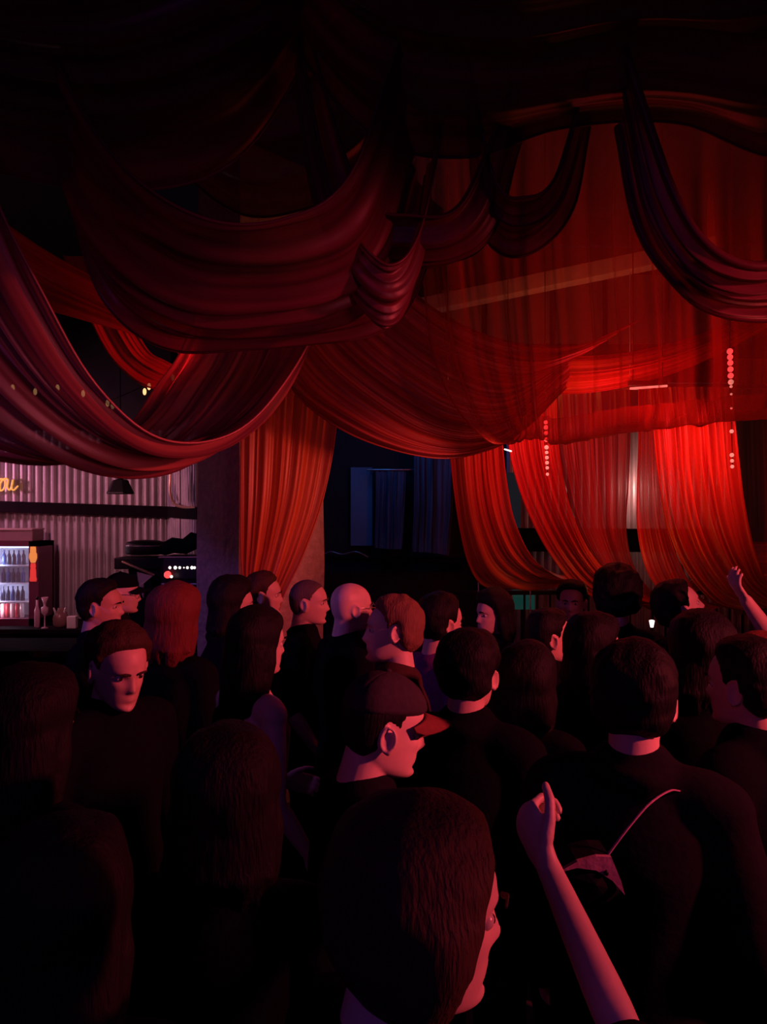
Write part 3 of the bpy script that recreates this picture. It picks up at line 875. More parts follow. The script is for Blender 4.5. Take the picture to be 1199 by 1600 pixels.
# pendant lamp
pl = P(188, 772, 7.2)
g = empty('pendant_lamp', (pl.x, pl.y, pl.z)); tagged(g, 'black trapezoid pendant lamp hanging before the corrugated bar wall', 'lamp')
MB().lathe([(.122, 0), (.128, .004), (.128, .016), (.085, .105), (.075, .128), (.03, .14), (.022, .17), (.018, .21)], seg=6).obj('lamp_shade', M_BLACK, g, False)
MB().tube([(0, 0, .2), (0, 0, CZ - pl.z)], [.006, .006], 8).obj('cord', M_BLACK, g)
# neon script
def neon(pts, px0, py0, sc, dd):
    q = catmull([P(px0 + a * sc, py0 + c * sc, dd) for a, c in pts], np.linspace(0, 1, 70))
    return q


ns = MB()
q = neon([(-26, -4), (-22, 8), (-14, 10), (-8, 0), (-2, -9), (5, -6), (4, 6), (-2, 10), (-3, 0), (3, -9), (10, -8), (9, 4), (13, 9), (17, 0), (18, -8), (16, 6), (20, 9), (26, 3)], 3, 757, 0.95, 8.05)
ns.tube(q, [.010] * len(q), 8)
ng = ns.obj('neon_sign', M_YNEON)
tagged(ng, 'yellow looping neon script on the corrugated wall above the dark beam', 'sign')
# cable on the return wall
q = catmull([P(268, 720, 7.7), P(266, 765, 7.7), P(272, 786, 7.6), P(285, 792, 7.3), P(306, 793, 6.9)], np.linspace(0, 1, 30))
cb2 = MB().tube(q, [.014] * 30, 8).obj('hose', M_GOLD)
tagged(cb2, 'yellow hose curving along the corrugated wall corner', 'hose')
# warm bulb string high by the bar
g = empty('bulb_string', P(175, 628, 6.6)); tagged(g, 'string of warm light bulbs high before the bar, seen past the wine swag', 'lights')
prev = None
wires = MB()
ctr = P(175, 628, 6.6)
pts = [P(px, py, 6.6) - ctr for px, py in ((-20, 596), (20, 606), (55, 612), (90, 606), (130, 615), (168, 630), (176, 634), (226, 612), (233, 604), (270, 590))]
wires.tube([p + Vector((0, 0, .05)) for p in pts], [.004] * len(pts), 6)
wires.obj('wire', M_BLACK, g)
for p in pts:
    MB().ball(p, (.016, .016, .03), 10, 7).obj('bulb', M_WARM_L, g)
wq = MB().tube([P(194, 520, 6.6), P(194, 660, 6.6)], [.004, .004], 6)
# equipment at the right end of the bar
z0 = zc
e = empty('amplifier_rack', (P(292, 0, 6.6).x, 6.62, 0)); tagged(e, 'black equipment rack with a row of small lit buttons beside the pillar', 'rack')
zt_ = P(0, 868, 6.6).z
MB().box((0, 0, zt_ / 2), (0.36, 0.4, zt_), None, 0.012).obj('rack_case', M_BLACK, e, False)
MB().box((0, -0.21, P(0, 889, 6.4).z), (0.30, 0.02, 0.17), None, 0.006).obj('front_panel', solid('rack face', (0.02, 0.018, 0.022), 0.35), e, False)
MB().box((0, -0.21, P(0, 913, 6.4).z), (0.33, 0.02, 0.014), None, 0.003).obj('trim_bar', M_STEEL, e, False)
MB().box((-0.02, -0.2, P(0, 871, 6.4).z), (0.34, 0.03, 0.012), None, 0.003).obj('trim_bar', M_GOLD, e, False)
for px, r in ((265.5, .012), (274, .014), (281, .011), (287.5, .006), (293, .011), (300, .013), (304, .011)):
    q = P(px, 887, 6.40)
    MB().ball((q.x - e.location.x, q.y - e.location.y, q.z), (r, .008, r * 1.05), 10, 6).obj('button_light', M_WHITE_L, e)
q = P(262, 898, 6.36)
MB().ball((q.x - e.location.x, q.y - e.location.y, q.z), .03, 14, 9).obj('red_lamp', M_RED_L, e)
q = P(268, 901, 6.32)
MB().ball((q.x - e.location.x, q.y - e.location.y, q.z), .012, 10, 7).obj('button_light', M_WHITE_L, e)
e = empty('drum_case', P(228, 866, 6.9)); tagged(e, 'round black drum-like case on the slanted board near the corrugated wall', 'case')
MB().lathe([(.16, 0), (.175, .015), (.175, .085), (.165, .11), (.10, .125), (.02, .13)], seg=28).obj('case_body', M_BLACK, e)
MB().lathe([(.179, .075), (.179, .085)], seg=28).obj('rim', M_STEEL, e)
e = empty('keyboard_desk', (P(222, 0, 6.9).x, 6.9, 0)); tagged(e, 'black slanted desk with shiny brass front edge below the round case', 'desk')
A = P(192, 878, 6.7); B = P(240, 898, 6.5)
zz = P(0, 868, 6.9).z
ex, ey = e.location.x, e.location.y
MB().box((0.02, 0.02, zz - 0.06), (0.42, 0.40, 0.10), None, 0.01).obj('desk_top', M_BLACK, e, False)
MB().box((0.06, 0.05, (zz - .11) / 2), (0.30, 0.30, zz - 0.11), None, 0.01).obj('desk_base', M_BLACK, e, False)
MB().tube([(A.x - ex, A.y - ey, A.z), (B.x - ex, B.y - ey, B.z)], [.012, .012], 8).obj('front_edge', M_GOLD, e)
vs = [P(214, 894, 6.58), P(238, 900, 6.48), P(224, 912, 6.52), P(224, 935, 6.52), P(217, 915, 6.55)]
vs2 = [v + Vector((0, .02, 0)) for v in vs]
n5 = 5
pv5 = [(v.x - ex, v.y - ey, v.z) for v in vs + vs2]
link('side_board', mesh_from(pv5, [(0, 1, 2, 3, 4), (9, 8, 7, 6, 5)] + [(k, (k + 1) % 5, 5 + (k + 1) % 5, 5 + k) for k in range(5)], smooth=False), M_PALE, e)
bgc = P(285, 868, 6.75)
m_ = MB().tube([bgc + Vector((-.15, 0, .06)), bgc + Vector((-.08, 0, .09)), bgc + Vector((.02, 0, .08)), bgc + Vector((.1, 0, .13)), bgc + Vector((.16, 0, .12))], [(.05, .06), (.07, .07), (.06, .07), (.08, .08), (.06, .06)], 14).obj('bag', C_CHAR)
tagged(m_, 'dark soft bag slumped on the equipment rack by the pillar', 'bag')

# ------------------------------------------------------------------ small things under and around the hanging panels
def bead_string(px, dd, ys, label):
    top = P(px, ys[0][0] - 10, dd)
    g = empty('bead_string', (top.x, top.y, top.z)); tagged(g, label, 'lights', None)
    bot = P(px + 4, ys[-1][0], dd)
    MB().tube([(0, 0, CZ - top.z), (0, 0, 0), (bot.x - top.x, 0, bot.z - top.z)], [.003] * 3, 6).obj('wire', M_BLACK, g)
    n = len(ys)
    for k, (y, r, red) in enumerate(ys):
        q = P(px + 4 * k / n, y, dd)
        MB().ball((q.x - top.x, 0, q.z - top.z), r, 10, 7).obj('bulb', M_RED_L if red else M_ROSE_L, g)  # bead glints put in as emission


bead_string(852, 5.25, [(590, .008, 1), (602, .009, 1), (613, .009, 1), (624, .008, 1), (660, .014, 1), (668, .016, 1), (677, .015, 1), (687, .016, 1), (699, .015, 0), (707, .012, 0), (715, .013, 0), (723, .013, 0), (731, .012, 0), (741, .011, 0)],
            'string of red beads given a glow, hanging before the bright panel nearer the back room')
bead_string(1141, 5.0, [(549, .02, 1), (558, .019, 1), (567, .019, 1), (577, .019, 1), (587, .019, 1), (597, .018, 0), (604, .01, 0), (616, .008, 0), (638, .008, 0), (674, .013, 0), (711, .014, 0), (720, .012, 0), (729, .012, 0)],
            'string of red beads given a glow, hanging beside the widest panel at the right')
tl = MB().tube([P(986, 607, 5.2), P(1042, 603, 5.2)], [.012, .012], 10)
tt = empty('tube_lamp', P(1014, 605, 5.2)); tagged(tt, 'short pale tube lamp behind the sheer curtain above the pale gap', 'lamp')
c_ = P(1014, 605, 5.2)
MB().tube([P(986, 607, 5.2) - c_, P(1042, 603, 5.2) - c_], [.008, .008], 10).obj('tube', M_ROSE_L, tt)
MB().box((0, .02, .03), (.26, .04, .03), None, .004).obj('housing', M_BLACK, tt, False)
for s in (-1, 1):
    MB().tube([(s * .1, .02, .04), (s * .1, .02, CZ - c_.z)], [.004, .004], 6).obj('cord', M_BLACK, tt)
t2 = empty('spot_lamp', P(794, 703, 5.3)); tagged(t2, 'tiny white lamp glinting in the gap between first and second hanging panels', 'lamp')
c_ = P(794, 703, 5.3)
MB().tube([P(789, 702, 5.3) - c_, P(799, 705, 5.3) - c_], [.005, .005], 8).obj('bulb', M_WHITE_L, t2)
MB().tube([(0, 0, 0), (0, 0, CZ - c_.z)], [.002, .002], 6).obj('cord', M_BLACK, t2)
tealp = empty('teal_box', (P(818, 0, 7.6).x, 7.6, 0)); tagged(tealp, 'teal-lit panel on a stand below the first hanging panel', 'screen')
zt1, zt2 = P(0, 918, 7.6).z, P(0, 952, 7.6).z
MB().box((0, 0, (zt1 + zt2) / 2), (.22, .05, zt1 - zt2), None, .006).obj('screen', M_TEAL, tealp, False)
MB().tube([(0, .03, 0), (0, .03, zt2)], [.02, .02], 8).obj('pole', M_BLACK, tealp)
MB().lathe([(.18, 0), (.18, .015), (.03, .03)], seg=20).obj('base', M_BLACK, tealp)
tg = MB().box((P(800, 0, 7.9).x, 7.95, P(0, 785, 7.9).z), (.20, .03, .62), None, .006).obj('teal_gap_sheet', solid('glowing blue green sheet', (.04, .10, .13), .7, emit=(.01, .06, .09), es=.12), smooth=False)  # sheet with built-in glow stands in for the teal-dark gap
tagged(tg, 'dark blue-green sheet with its own faint glow, filling the gap between first and second panels', 'board')
for px, lab in ((748, 'thin pale upright pole below the outer edge of the first hanging panel'), (829, 'thin pale upright pole beside the teal panel')):
    g = empty('light_pole', (P(px, 0, 6.4).x, 6.4, 0)); tagged(g, lab, 'pole')
    MB().tube([(0, 0, .02), (0, 0, P(0, 905, 6.4).z)], [.007, .006], 8).obj('pole', M_STEEL, g)
    MB().lathe([(.14, 0), (.14, .012), (.02, .025)], seg=18).obj('base', M_BLACK, g)
for px, py, dd, s, lab in ((985, 936, 6.8, 1.0, 'small white lantern lamp behind the curly-haired man'), (1019, 975, 5.2, .45, 'tiny white heart-shaped light low behind the shoulders at the right')):
    q = P(px, py, dd)
    g = empty('lantern', (q.x, q.y, 0)); tagged(g, lab, 'lamp')
    MB().lathe([(.022 * s, -.05 * s), (.042 * s, .05 * s), (.035 * s, .055 * s), (.01, .06 * s)], (0, 0, q.z), 10).obj('lamp_shade', M_WHITE_L, g)
    MB().tube([(0, 0, .02), (0, 0, q.z - .05 * s)], [.012, .008], 8).obj('pole', M_BLACK, g)
    MB().lathe([(.14, 0), (.14, .012), (.02, .025)], seg=18).obj('base', M_BLACK, g)

# stage edge railing: dark bars seen below the panels
rl = empty('railing', (P(930, 0, 7.4).x, 7.4, 0)); tagged(rl, 'dark upright-barred railing below the red hanging panels', 'railing')
hz = P(0, 926, 7.4).z
MB().box((0, 0, hz), (2.9, .05, .04), None, .006).obj('top_rail', M_BLACK, rl, False)
MB().box((0, 0, .15), (2.9, .04, .04), None, .006).obj('bottom_rail', M_BLACK, rl, False)
barm = MB().tube([(0, 0, .0), (0, 0, hz)], [.011, .011], 8).mesh()
for k in range(24):
    o = link('bar', barm, M_STEEL if k % 5 == 0 else M_BLACK, rl)
    o.location = (-1.42 + k * 2.84 / 23, 0, 0)


# ------------------------------------------------------------------ people
def head_profile(z):
    zk = [-.118, -.112, -.102, -.085, -.067, -.045, -.025, 0, .018, .042, .07, .092, .107, .114, .117]
    wk = [.004, .024, .040, .053, .060, .066, .0705, .0735, .0755, .0765, .071, .058, .038, .021, .004]
    fk = [.062, .078, .085, .083, .086, .087, .088, .089, .094, .092, .080, .060, .034, .012, -.004]
    bk_ = [.050, .020, -.010, -.045, -.068, -.086, -.096, -.101, -.103, -.102, -.093, -.076, -.053, -.034, -.016]
    return np.interp(z, zk, wk), np.interp(z, zk, fk), np.interp(z, zk, bk_)


def smooth1(a, n):
    for _ in range(n):
        a = np.concatenate([a[:1], (a[:-2] + 2 * a[1:-1] + a[2:]) / 4, a[-1:]])
    return a


def head_grid(nz=90, nt=96, face=True):
    s = np.linspace(0, 1, nz)
    z = -.118 + .235 * (0.5 - 0.5 * np.cos(PI * s)) * 0.55 + .235 * s * 0.45
    w_, f_, b_ = head_profile(z)
    k = max(1, nz // 22)
    w_, f_, b_ = smooth1(w_, k), smooth1(f_, k), smooth1(b_, k)
    th = np.linspace(0, 2 * PI, nt, endpoint=False)
    ct, stn = np.cos(th), np.sin(th)
    ex = 0.88
    cx = np.sign(ct) * np.abs(ct) ** ex
    sy = np.sign(stn) * np.abs(stn) ** 0.95
    mid = (f_ * .32 + b_ * .68)[:, None]
    X = w_[:, None] * cx[None, :]
    Y = np.where(sy[None, :] > 0, mid + (f_[:, None] - mid) * sy[None, :], mid + (mid - b_[:, None]) * sy[None, :])
    Z = np.repeat(z[:, None], nt, 1)
    if face:
        fr_ = np.clip((Y - .02) / .05, 0, 1)
        g = lambda x0, z0, sxx, szz: np.exp(-((np.abs(X) - x0) / sxx) ** 2 - ((Z - z0) / szz) ** 2)
        dy = -.013 * g(.031, -.001, .015, .011)
        dy += .005 * g(.026, .017, .020, .007)
        dy += .004 * g(.043, -.028, .016, .014)
        nzp = np.interp(Z, [-.055, -.047, -.041, -.034, -.01, .006, .015], [0, .006, .021, .025, .014, .006, 0])
        nw = np.interp(Z, [-.05, -.04, -.01, .01], [.016, .0145, .009, .010])
        dy += nzp * np.exp(-(np.abs(X) / nw) ** 2.2)
        dy += .006 * g(.0, -.0615, .022, .0055) + .007 * g(0, -.0725, .019, .006) - .0035 * g(0, -.067, .024, .0028)
        dy += -.005 * g(0, -.083, .024, .007) + .008 * g(0, -.101, .018, .011)
        Y = Y + dy * fr_
    return X, Y, Z


def grid_faces(nz, nt):
    fs = []
    for i in range(nz - 1):
        for k in range(nt):
            k2 = (k + 1) % nt
            fs.append((i * nt + k, i * nt + k2, (i + 1) * nt + k2, (i + 1) * nt + k))
    fs.append(tuple(range(nt))[::-1])
    fs.append(tuple((nz - 1) * nt + k for k in range(nt)))
    return fs


def xf(verts, M):
    return [M @ Vector(v) for v in verts]


def remesh(mb, vox, smooth_fn=None, it=6, noise=None):
    me = mb.mesh()
    o = bpy.data.objects.new('tmp', me)
    COL.objects.link(o)
    md = o.modifiers.new('r', 'REMESH')
    md.mode = 'VOXEL'
    md.voxel_size = vox
    md.use_smooth_shade = True
    dg = bpy.context.evaluated_depsgraph_get()
    out = bpy.data.meshes.new_from_object(o.evaluated_get(dg))
    bpy.data.objects.remove(o)
    bpy.data.meshes.remove(me)
    n = len(out.vertices)
    co = np.empty(n * 3); out.vertices.foreach_get('co', co); co = co.reshape(-1, 3)
    ed = np.empty(len(out.edges) * 2, dtype=np.int64); out.edges.foreach_get('vertices', ed); ed = ed.reshape(-1, 2)
    deg = np.bincount(ed.ravel(), minlength=n)[:, None]
    wgt = smooth_fn(co)[:, None] if smooth_fn else np.full((n, 1), 0.5)
    for _ in range(it):
        acc = np.zeros_like(co)
        for ax in range(3):
            acc[:, ax] = np.bincount(ed[:, 0], co[ed[:, 1], ax], n) + np.bincount(ed[:, 1], co[ed[:, 0], ax], n)
        co = co + wgt * (acc / np.maximum(deg, 1) - co)
    if noise is not None:
        out.vertices.foreach_set('co', co.ravel()); out.update()
        nr = np.empty(n * 3); out.vertices.foreach_get('normal', nr); nr = nr.reshape(-1, 3)
        co = co + nr * noise(co)[:, None]
    out.vertices.foreach_set('co', co.ravel())
    out.update()
    out.polygons.foreach_set('use_smooth', [True] * len(out.polygons))
    out.materials.clear()
    return out


def wrinkle(seed, amp):
    def f(co):
        x, y, z = co.T
        r = np.zeros(len(co))
        rg = np.random.RandomState(seed)
        for k in range(7):
            fx, fy, fz = rg.uniform(-14, 14), rg.uniform(-14, 14), rg.uniform(10, 38)
            r += np.sin(fx * x + fy * y + fz * z + rg.uniform(0, 6) + 1.5 * np.sin(9 * x + 5 * z + k))
        return amp * (r / 7)
    return f


HEAD0 = Vector((0, 0.025, 1.64))
PIV = Vector((0, -0.03, 1.50))


def pose_joints(p):
    J = {}
    fem = p.get('fem', 0)
    sh = .178 - .022 * fem
    for s, k in ((-1, 'L'), (1, 'R')):
        J['sh' + k] = Vector((s * sh, -.01, 1.415))
        J['el' + k] = Vector(p.get('el' + k, (s * (sh + .07), -.04, 1.13)))
        J['wr' + k] = Vector(p.get('wr' + k, (s * (sh + .06), .10, .92)))
        J['hp' + k] = Vector((s * .088, 0, .92))
        J['kn' + k] = Vector((s * .10, .025, .50))
        J['an' + k] = Vector((s * .105, -.02, .085))
        J['to' + k] = Vector((s * .125, .13, .03))
    y, pi_, r = p.get('head', (0, 0, 0))
    J['HM'] = Matrix.Translation(PIV) @ Euler((R(pi_), R(r), R(y)), 'ZXY' if False else 'XYZ').to_matrix().to_4x4() @ Matrix.Translation(HEAD0 - PIV)
    return J


def torso(mb, g, fem, z_top=1.49, z_bot=.84, chest=1.0):
    prof = [(.84, .150, .110), (.92, .168, .122), (1.00, .158, .115), (1.08, .143 - .015 * fem, .105), (1.20, .152 - .012 * fem, .115),
            (1.30, .168 - .015 * fem, .122), (1.38, .165 - .02 * fem, .110), (1.43, .125, .088), (1.465, .080, .070), (1.49, .062, .060)]
    pts, rad = [], []
    for z, a, b_ in prof:
        if z_bot - .001 <= z <= z_top + .001:
            pts.append((0, -.005, z)); rad.append((a + g, b_ + g))
    mb.tube(pts, rad, 28, flat=(1, 0, 0))


def arm(mb, J, k, g, upto=1.0, scale=1.0):
    a, b_, c = J['sh' + k], J['el' + k], J['wr' + k]
    s = -1 if k == 'L' else 1
    mb.tube([(s * .05, -.01, 1.44), a + Vector((-s * .03, 0, .012)), a], [.048 + g, .056 + g, .054 + g], 14)
    full = [(a, .052), (a.lerp(b_, .35), .050), (a.lerp(b_, .75), .043), (b_, .040), (b_.lerp(c, .25), .041), (b_.lerp(c, .65), .034), (c, .027)]
    n = max(2, int(round(len(full) * upto)))
    full = full[:n]
    mb.tube([q[0] for q in full], [q[1] * scale + g for q in full], 14)


def hand(mb, J, k, curl=35):
    s = -1 if k == 'L' else 1
    e, wv = J['el' + k], J['wr' + k]
    dirv = (wv - e).normalized()
    side = Vector((-s, 0, 0))                      # palm faces the thigh
    if abs(dirv.dot(side)) > .8: side = Vector((0, 1, 0))
    palm_n = (side - dirv * side.dot(dirv)).normalized()
    acr = dirv.cross(palm_n).normalized() * s      # thumb side is +acr toward the front
    if acr.y < 0: acr = -acr
    c0_ = wv + dirv * .012
    mb.tube([wv, wv + dirv * .035, wv + dirv * .085], [(.024, .018), (.038, .016), (.042, .014)], 14, flat=acr)
    for i, (off, ln) in enumerate(((.033, .072), (.011, .080), (-.011, .074), (-.032, .060))):
        p0_ = wv + dirv * .075 + acr * off
        dv = dirv.copy()
        pts = [p0_]
        for seg_, fr2 in enumerate((.25, .42, .33, .25)):
            if seg_ > 0:
                q = Matrix.Rotation(R(curl) * (1 if s > 0 else 1), 3, palm_n.cross(dirv).normalized() * -1)
                dv = (dirv * math.cos(R(curl * seg_)) + palm_n * math.sin(R(curl * seg_))).normalized()
            pts.append(pts[-1] + dv * ln * fr2)
        mb.tube(pts, [.0095, .0092, .0088, .0082, .0072], 8)
    t0 = wv + dirv * .03 + acr * .03
    td = (dirv * .7 + acr * .6 + palm_n * .3).normalized()
    mb.tube([t0, t0 + td * .03, t0 + td * .052 + dirv * .01, t0 + td * .06 + dirv * .032], [.013, .011, .010, .008], 8)


HX, HY, HZ = head_grid()
HF = grid_faces(*HX.shape)
HV = np.stack([HX, HY, HZ], -1).reshape(-1, 3)


def make_template(p, vox):
    J = pose_joints(p)
    fem = p.get('fem', 0)
    mb = MB()
    HM = J['HM']
    mb.add(xf(HV * np.array([1 - .03 * fem, 1 - .02 * fem, 1 - .01 * fem]), HM), HF)
    for s in (-1, 1):
        e = MB()
        C_ = Vector((s * .0745, -.014, -.012))
        ring = []
        for k in range(15):
            q = 2 * PI * k / 14
            ring.append(C_ + Vector((s * (.006 + .006 * (1 - math.cos(q)) * .5 + (.004 if math.cos(q) < 0 else 0)), -.017 * math.cos(q + .0) * (1 if math.sin(q) > -.5 else .75) - .004, .029 * math.sin(q) + .002)))
        e.tube(ring, [.0046] * 15, 8)
        e.ball(C_ + Vector((s * .003, .002, 0)), (.006, .013, .024), 12, 8)
        e.ball(C_ + Vector((s * .006, .012, -.004)), (.005, .005, .007), 8, 6)
        e.ball(C_ + Vector((s * .006, .003, -.027)), (.005, .008, .008), 8, 6)
        mb.add(xf(e.v, HM), e.f)
    hb = HM @ Vector((0, -.028, -.045))
    nr = .056 - .008 * fem
    mb.tube([(0, -.025, 1.42), (0, -.024, 1.48), Vector((0, -.02, 1.50)).lerp(hb, .6), hb], [nr + .010, nr + .002, nr, nr + .002], 20)
    if not p.get('nob'):
        torso(mb, 0, fem)
        for k in 'LR':
            arm(mb, J, k, 0, 1.0, p.get('thin', 1 - .12 * fem))
            hand(mb, J, k, p.get('curl', 30))
            a, b_, c, t_ = J['hp' + k], J['kn' + k], J['an' + k], J['to' + k]
            mb.tube([a, a.lerp(b_, .3), a.lerp(b_, .8), b_, b_.lerp(c, .3), b_.lerp(c, .75), c], [.088, .084, .062, .056, .058, .042, .038], 18)
            mb.tube([c + Vector((0, -.035, -.03)), c + Vector((0, .03, -.035)), t_], [(.034, .03), (.038, .034), (.036, .022)], 12)

    def sm(co):
        inv = np.array(HM.inverted())
        lc = co @ inv[:3, :3].T + inv[:3, 3]
        face = (lc[:, 2] > -.13) & (np.abs(lc[:, 0]) < .12)
        hand_m = np.zeros(len(co), bool)
        for k in 'LR':
            hand_m |= np.linalg.norm(co - np.array(J['wr' + k]), axis=1) < .2
        wv = np.full(len(co), .6)
        wv[face] = .16
        wv[hand_m] = .12
        return wv
    body = remesh(mb, vox, sm, 8)
    T = {'J': J, 'HM': HM, 'body': body, 'fem': fem, 'p': p, 'wear': {}}
    return T


def wear(T, style):
    if style in T['wear']:
        return T['wear'][style]
    J, fem = T['J'], T['fem']
    mb = MB()
    if style in ('tee', 'long', 'jacket', 'tank'):
        g = {'tee': .014, 'long': .014, 'jacket': .026, 'tank': .010}[style]
        if style == 'tank':
            torso(mb, g, fem, 1.31, .84)
            for s in (-1, 1):
                mb.tube([(s * .075, .105, 1.33), (s * .082, .05, 1.435), (s * .082, -.03, 1.455), (s * .075, -.11, 1.40), (s * .07, -.12, 1.30)], [(.020, .012)] * 5, 10)
        else:
            torso(mb, g, fem, 1.465, .84)
            for k in 'LR':
                arm(mb, J, k, g, .5 if style == 'tee' else .98, 1.0)
            if style == 'jacket':
                ring = [(.088 * math.cos(q), -.02 + .085 * math.sin(q), 1.475 + .015 * -math.sin(q)) for q in np.linspace(0, 2 * PI, 25)]
                mb.tube(ring, [(.016, .022)] * 25, 10)
            else:
                ring = [(.076 * math.cos(q), -.018 + .072 * math.sin(q), 1.474 - .012 * math.sin(q)) for q in np.linspace(0, 2 * PI, 25)]
                mb.tube(ring, [.010] * 25, 8)
        me = remesh(mb, .011, None, 5, wrinkle(len(T['wear']) + 3, .006 if style != 'tank' else .003))
    elif style == 'trousers':
        torso(mb, .012, fem, 1.0, .84)
        for k in 'LR':
            a, b_, c = J['hp' + k], J['kn' + k], J['an' + k]
            mb.tube([a, a.lerp(b_, .3), a.lerp(b_, .8), b_, b_.lerp(c, .3), b_.lerp(c, .95)], [.102, .098, .078, .072, .070, .066], 18)
        me = remesh(mb, .014, None, 5, wrinkle(7, .006))
    elif style == 'shoeL' or style == 'shoeR':
        k = style[-1]
        c, t_ = J['an' + k], J['to' + k]
        mb.tube([c + Vector((0, -.05, -.035)), c + Vector((0, .03, -.035)), t_ + Vector((0, .0, .008)), t_ + Vector((0, .03, .004))], [(.046, .046), (.048, .048), (.046, .034), (.034, .026)], 14)
        mb.tube([c + Vector((0, -.01, .03)), c + Vector((0, -.005, -.03))], [.05, .046], 14)
        mb.box((c.x * .6 + t_.x * .4, .05, .012), (.10, .27, .024), None, .008)
        me = remesh(mb, .009, None, 4)
        co = np.empty(len(me.vertices) * 3); me.vertices.foreach_get('co', co); co = co.reshape(-1, 3)
        co[:, 2] = np.maximum(co[:, 2], 0.0)
        me.vertices.foreach_set('co', co.ravel()); me.update()
    me.materials.clear()
    T['wear'][style] = me
    return me


GX, GY, GZ = head_grid(70, 80, False)
GF = grid_faces(70, 80)
GV = np.stack([GX, GY, GZ], -1).reshape(-1, 3)
_hc = np.array([0, -.01, .0])
GN = GV - _hc
GN /= np.linalg.norm(GN, axis=1, keepdims=True)


def n3(co, f, seed):
    rg = np.random.RandomState(seed)
    r = np.zeros(len(co))
    for k in range(9):
        v = rg.normal(size=3); v /= np.linalg.norm(v)
        u = rg.normal(size=3) * .6
        r += np.sin(f * (co @ v) + 1.3 * np.sin(f * .6 * (co @ u)) + rg.uniform(0, 6))
    return r / 9


HAIRS = {}


def hair_mesh(style, seed=1):
    if (style, seed) in HAIRS: return HAIRS[(style, seed)]
    y, z = GV[:, 1], GV[:, 2]
    yk = [-.11, -.06, -.035, -.02, 0., .012, .03, .055, .08, .1]
    zk = {'short': [-.080, -.075, -.050, .018, .014, -.004, .045, .070, .080, .082],
          'buzz': [-.078, -.072, -.050, .018, .012, .000, .040, .066, .078, .080],
          'curly': [-.085, -.080, -.050, .016, .012, .010, .035, .055, .066, .070],
          'mid': [-.125, -.125, -.125, -.12, -.11, -.07, -.005, .055, .070, .074],
          'long': [-.16, -.16, -.16, -.16, -.12, -.04, .02, .055, .066, .07],
          'bob': [-.12, -.12, -.12, -.11, -.09, -.03, .02, .05, .06, .065]}[style]
    th = {'mid': .018, 'short': .020, 'buzz': .005, 'curly': .046, 'long': .024, 'bob': .030}[style]
    zt = np.interp(y, yk, zk)
    m = np.clip((z - zt) / .018, 0, 1)
    m = m * m * (3 - 2 * m)
    tk = th * (1 + .35 * np.clip(z / .1, 0, 1)) * (.35 + .65 * np.clip((z - zt) / .045, 0, 1))
    if style == 'mid':
        tk = tk + .022 * np.exp(-((y + .014) / .03) ** 2 - ((z + .012) / .05) ** 2)
    nz_ = {'mid': .004, 'short': .005, 'buzz': .0008, 'curly': .010, 'long': .005, 'bob': .006}[style]
    fq = {'mid': 60, 'short': 75, 'buzz': 160, 'curly': 95, 'long': 60, 'bob': 55}[style]
    off = tk * m - .016 * (1 - m) + nz_ * m * (n3(GV, fq, seed) * 1.6 + n3(GV, fq * 2.3, seed + 5))
    V = GV + GN * off[:, None]
    mb = MB().add(V, GF)
    if style in ('long', 'bob'):
        L = -.42 if style == 'long' else -.15
        rg = random.Random(seed)
        mb.tube([(0, -.05, .03), (0, -.07, -.06), (0, -.085, -.15), (0, -.095, L * .7), (0, -.095, L)], [(.085, .055), (.09, .055), (.092, .042), (.10, .035), (.07, .018)], 22, flat=(1, 0, 0))
        for s in (-1, 1):
            mb.tube([(s * .068, -.005, .03), (s * .083, -.012, -.05), (s * .085, -.03, -.13), (s * .09, -.05, max(L, -.3))], [.028, .030, .026, .014], 12)
        for k in range(16):
            a = PI * (1.02 + .96 * k / 15)
            r0 = .10
            x0, y0 = .092 * math.cos(a), -.045 + .062 * math.sin(a)
            mb.tube([(x0, y0, .0), (x0 * 1.06, y0 - .012, -.10), (x0 * 1.1 + rg.uniform(-.01, .01), y0 - .022, L * .75), (x0 * .95, y0 - .01, L + rg.uniform(-.04, .03))], [.018, .019, .015, .006], 8)
        me = remesh(mb, .0065, None, 3, lambda co: .0022 * n3(co * np.array([1, 1, .15]), 320, 4))
    else:
        me = mb.mesh()
    HAIRS[(style, seed)] = me
    return me


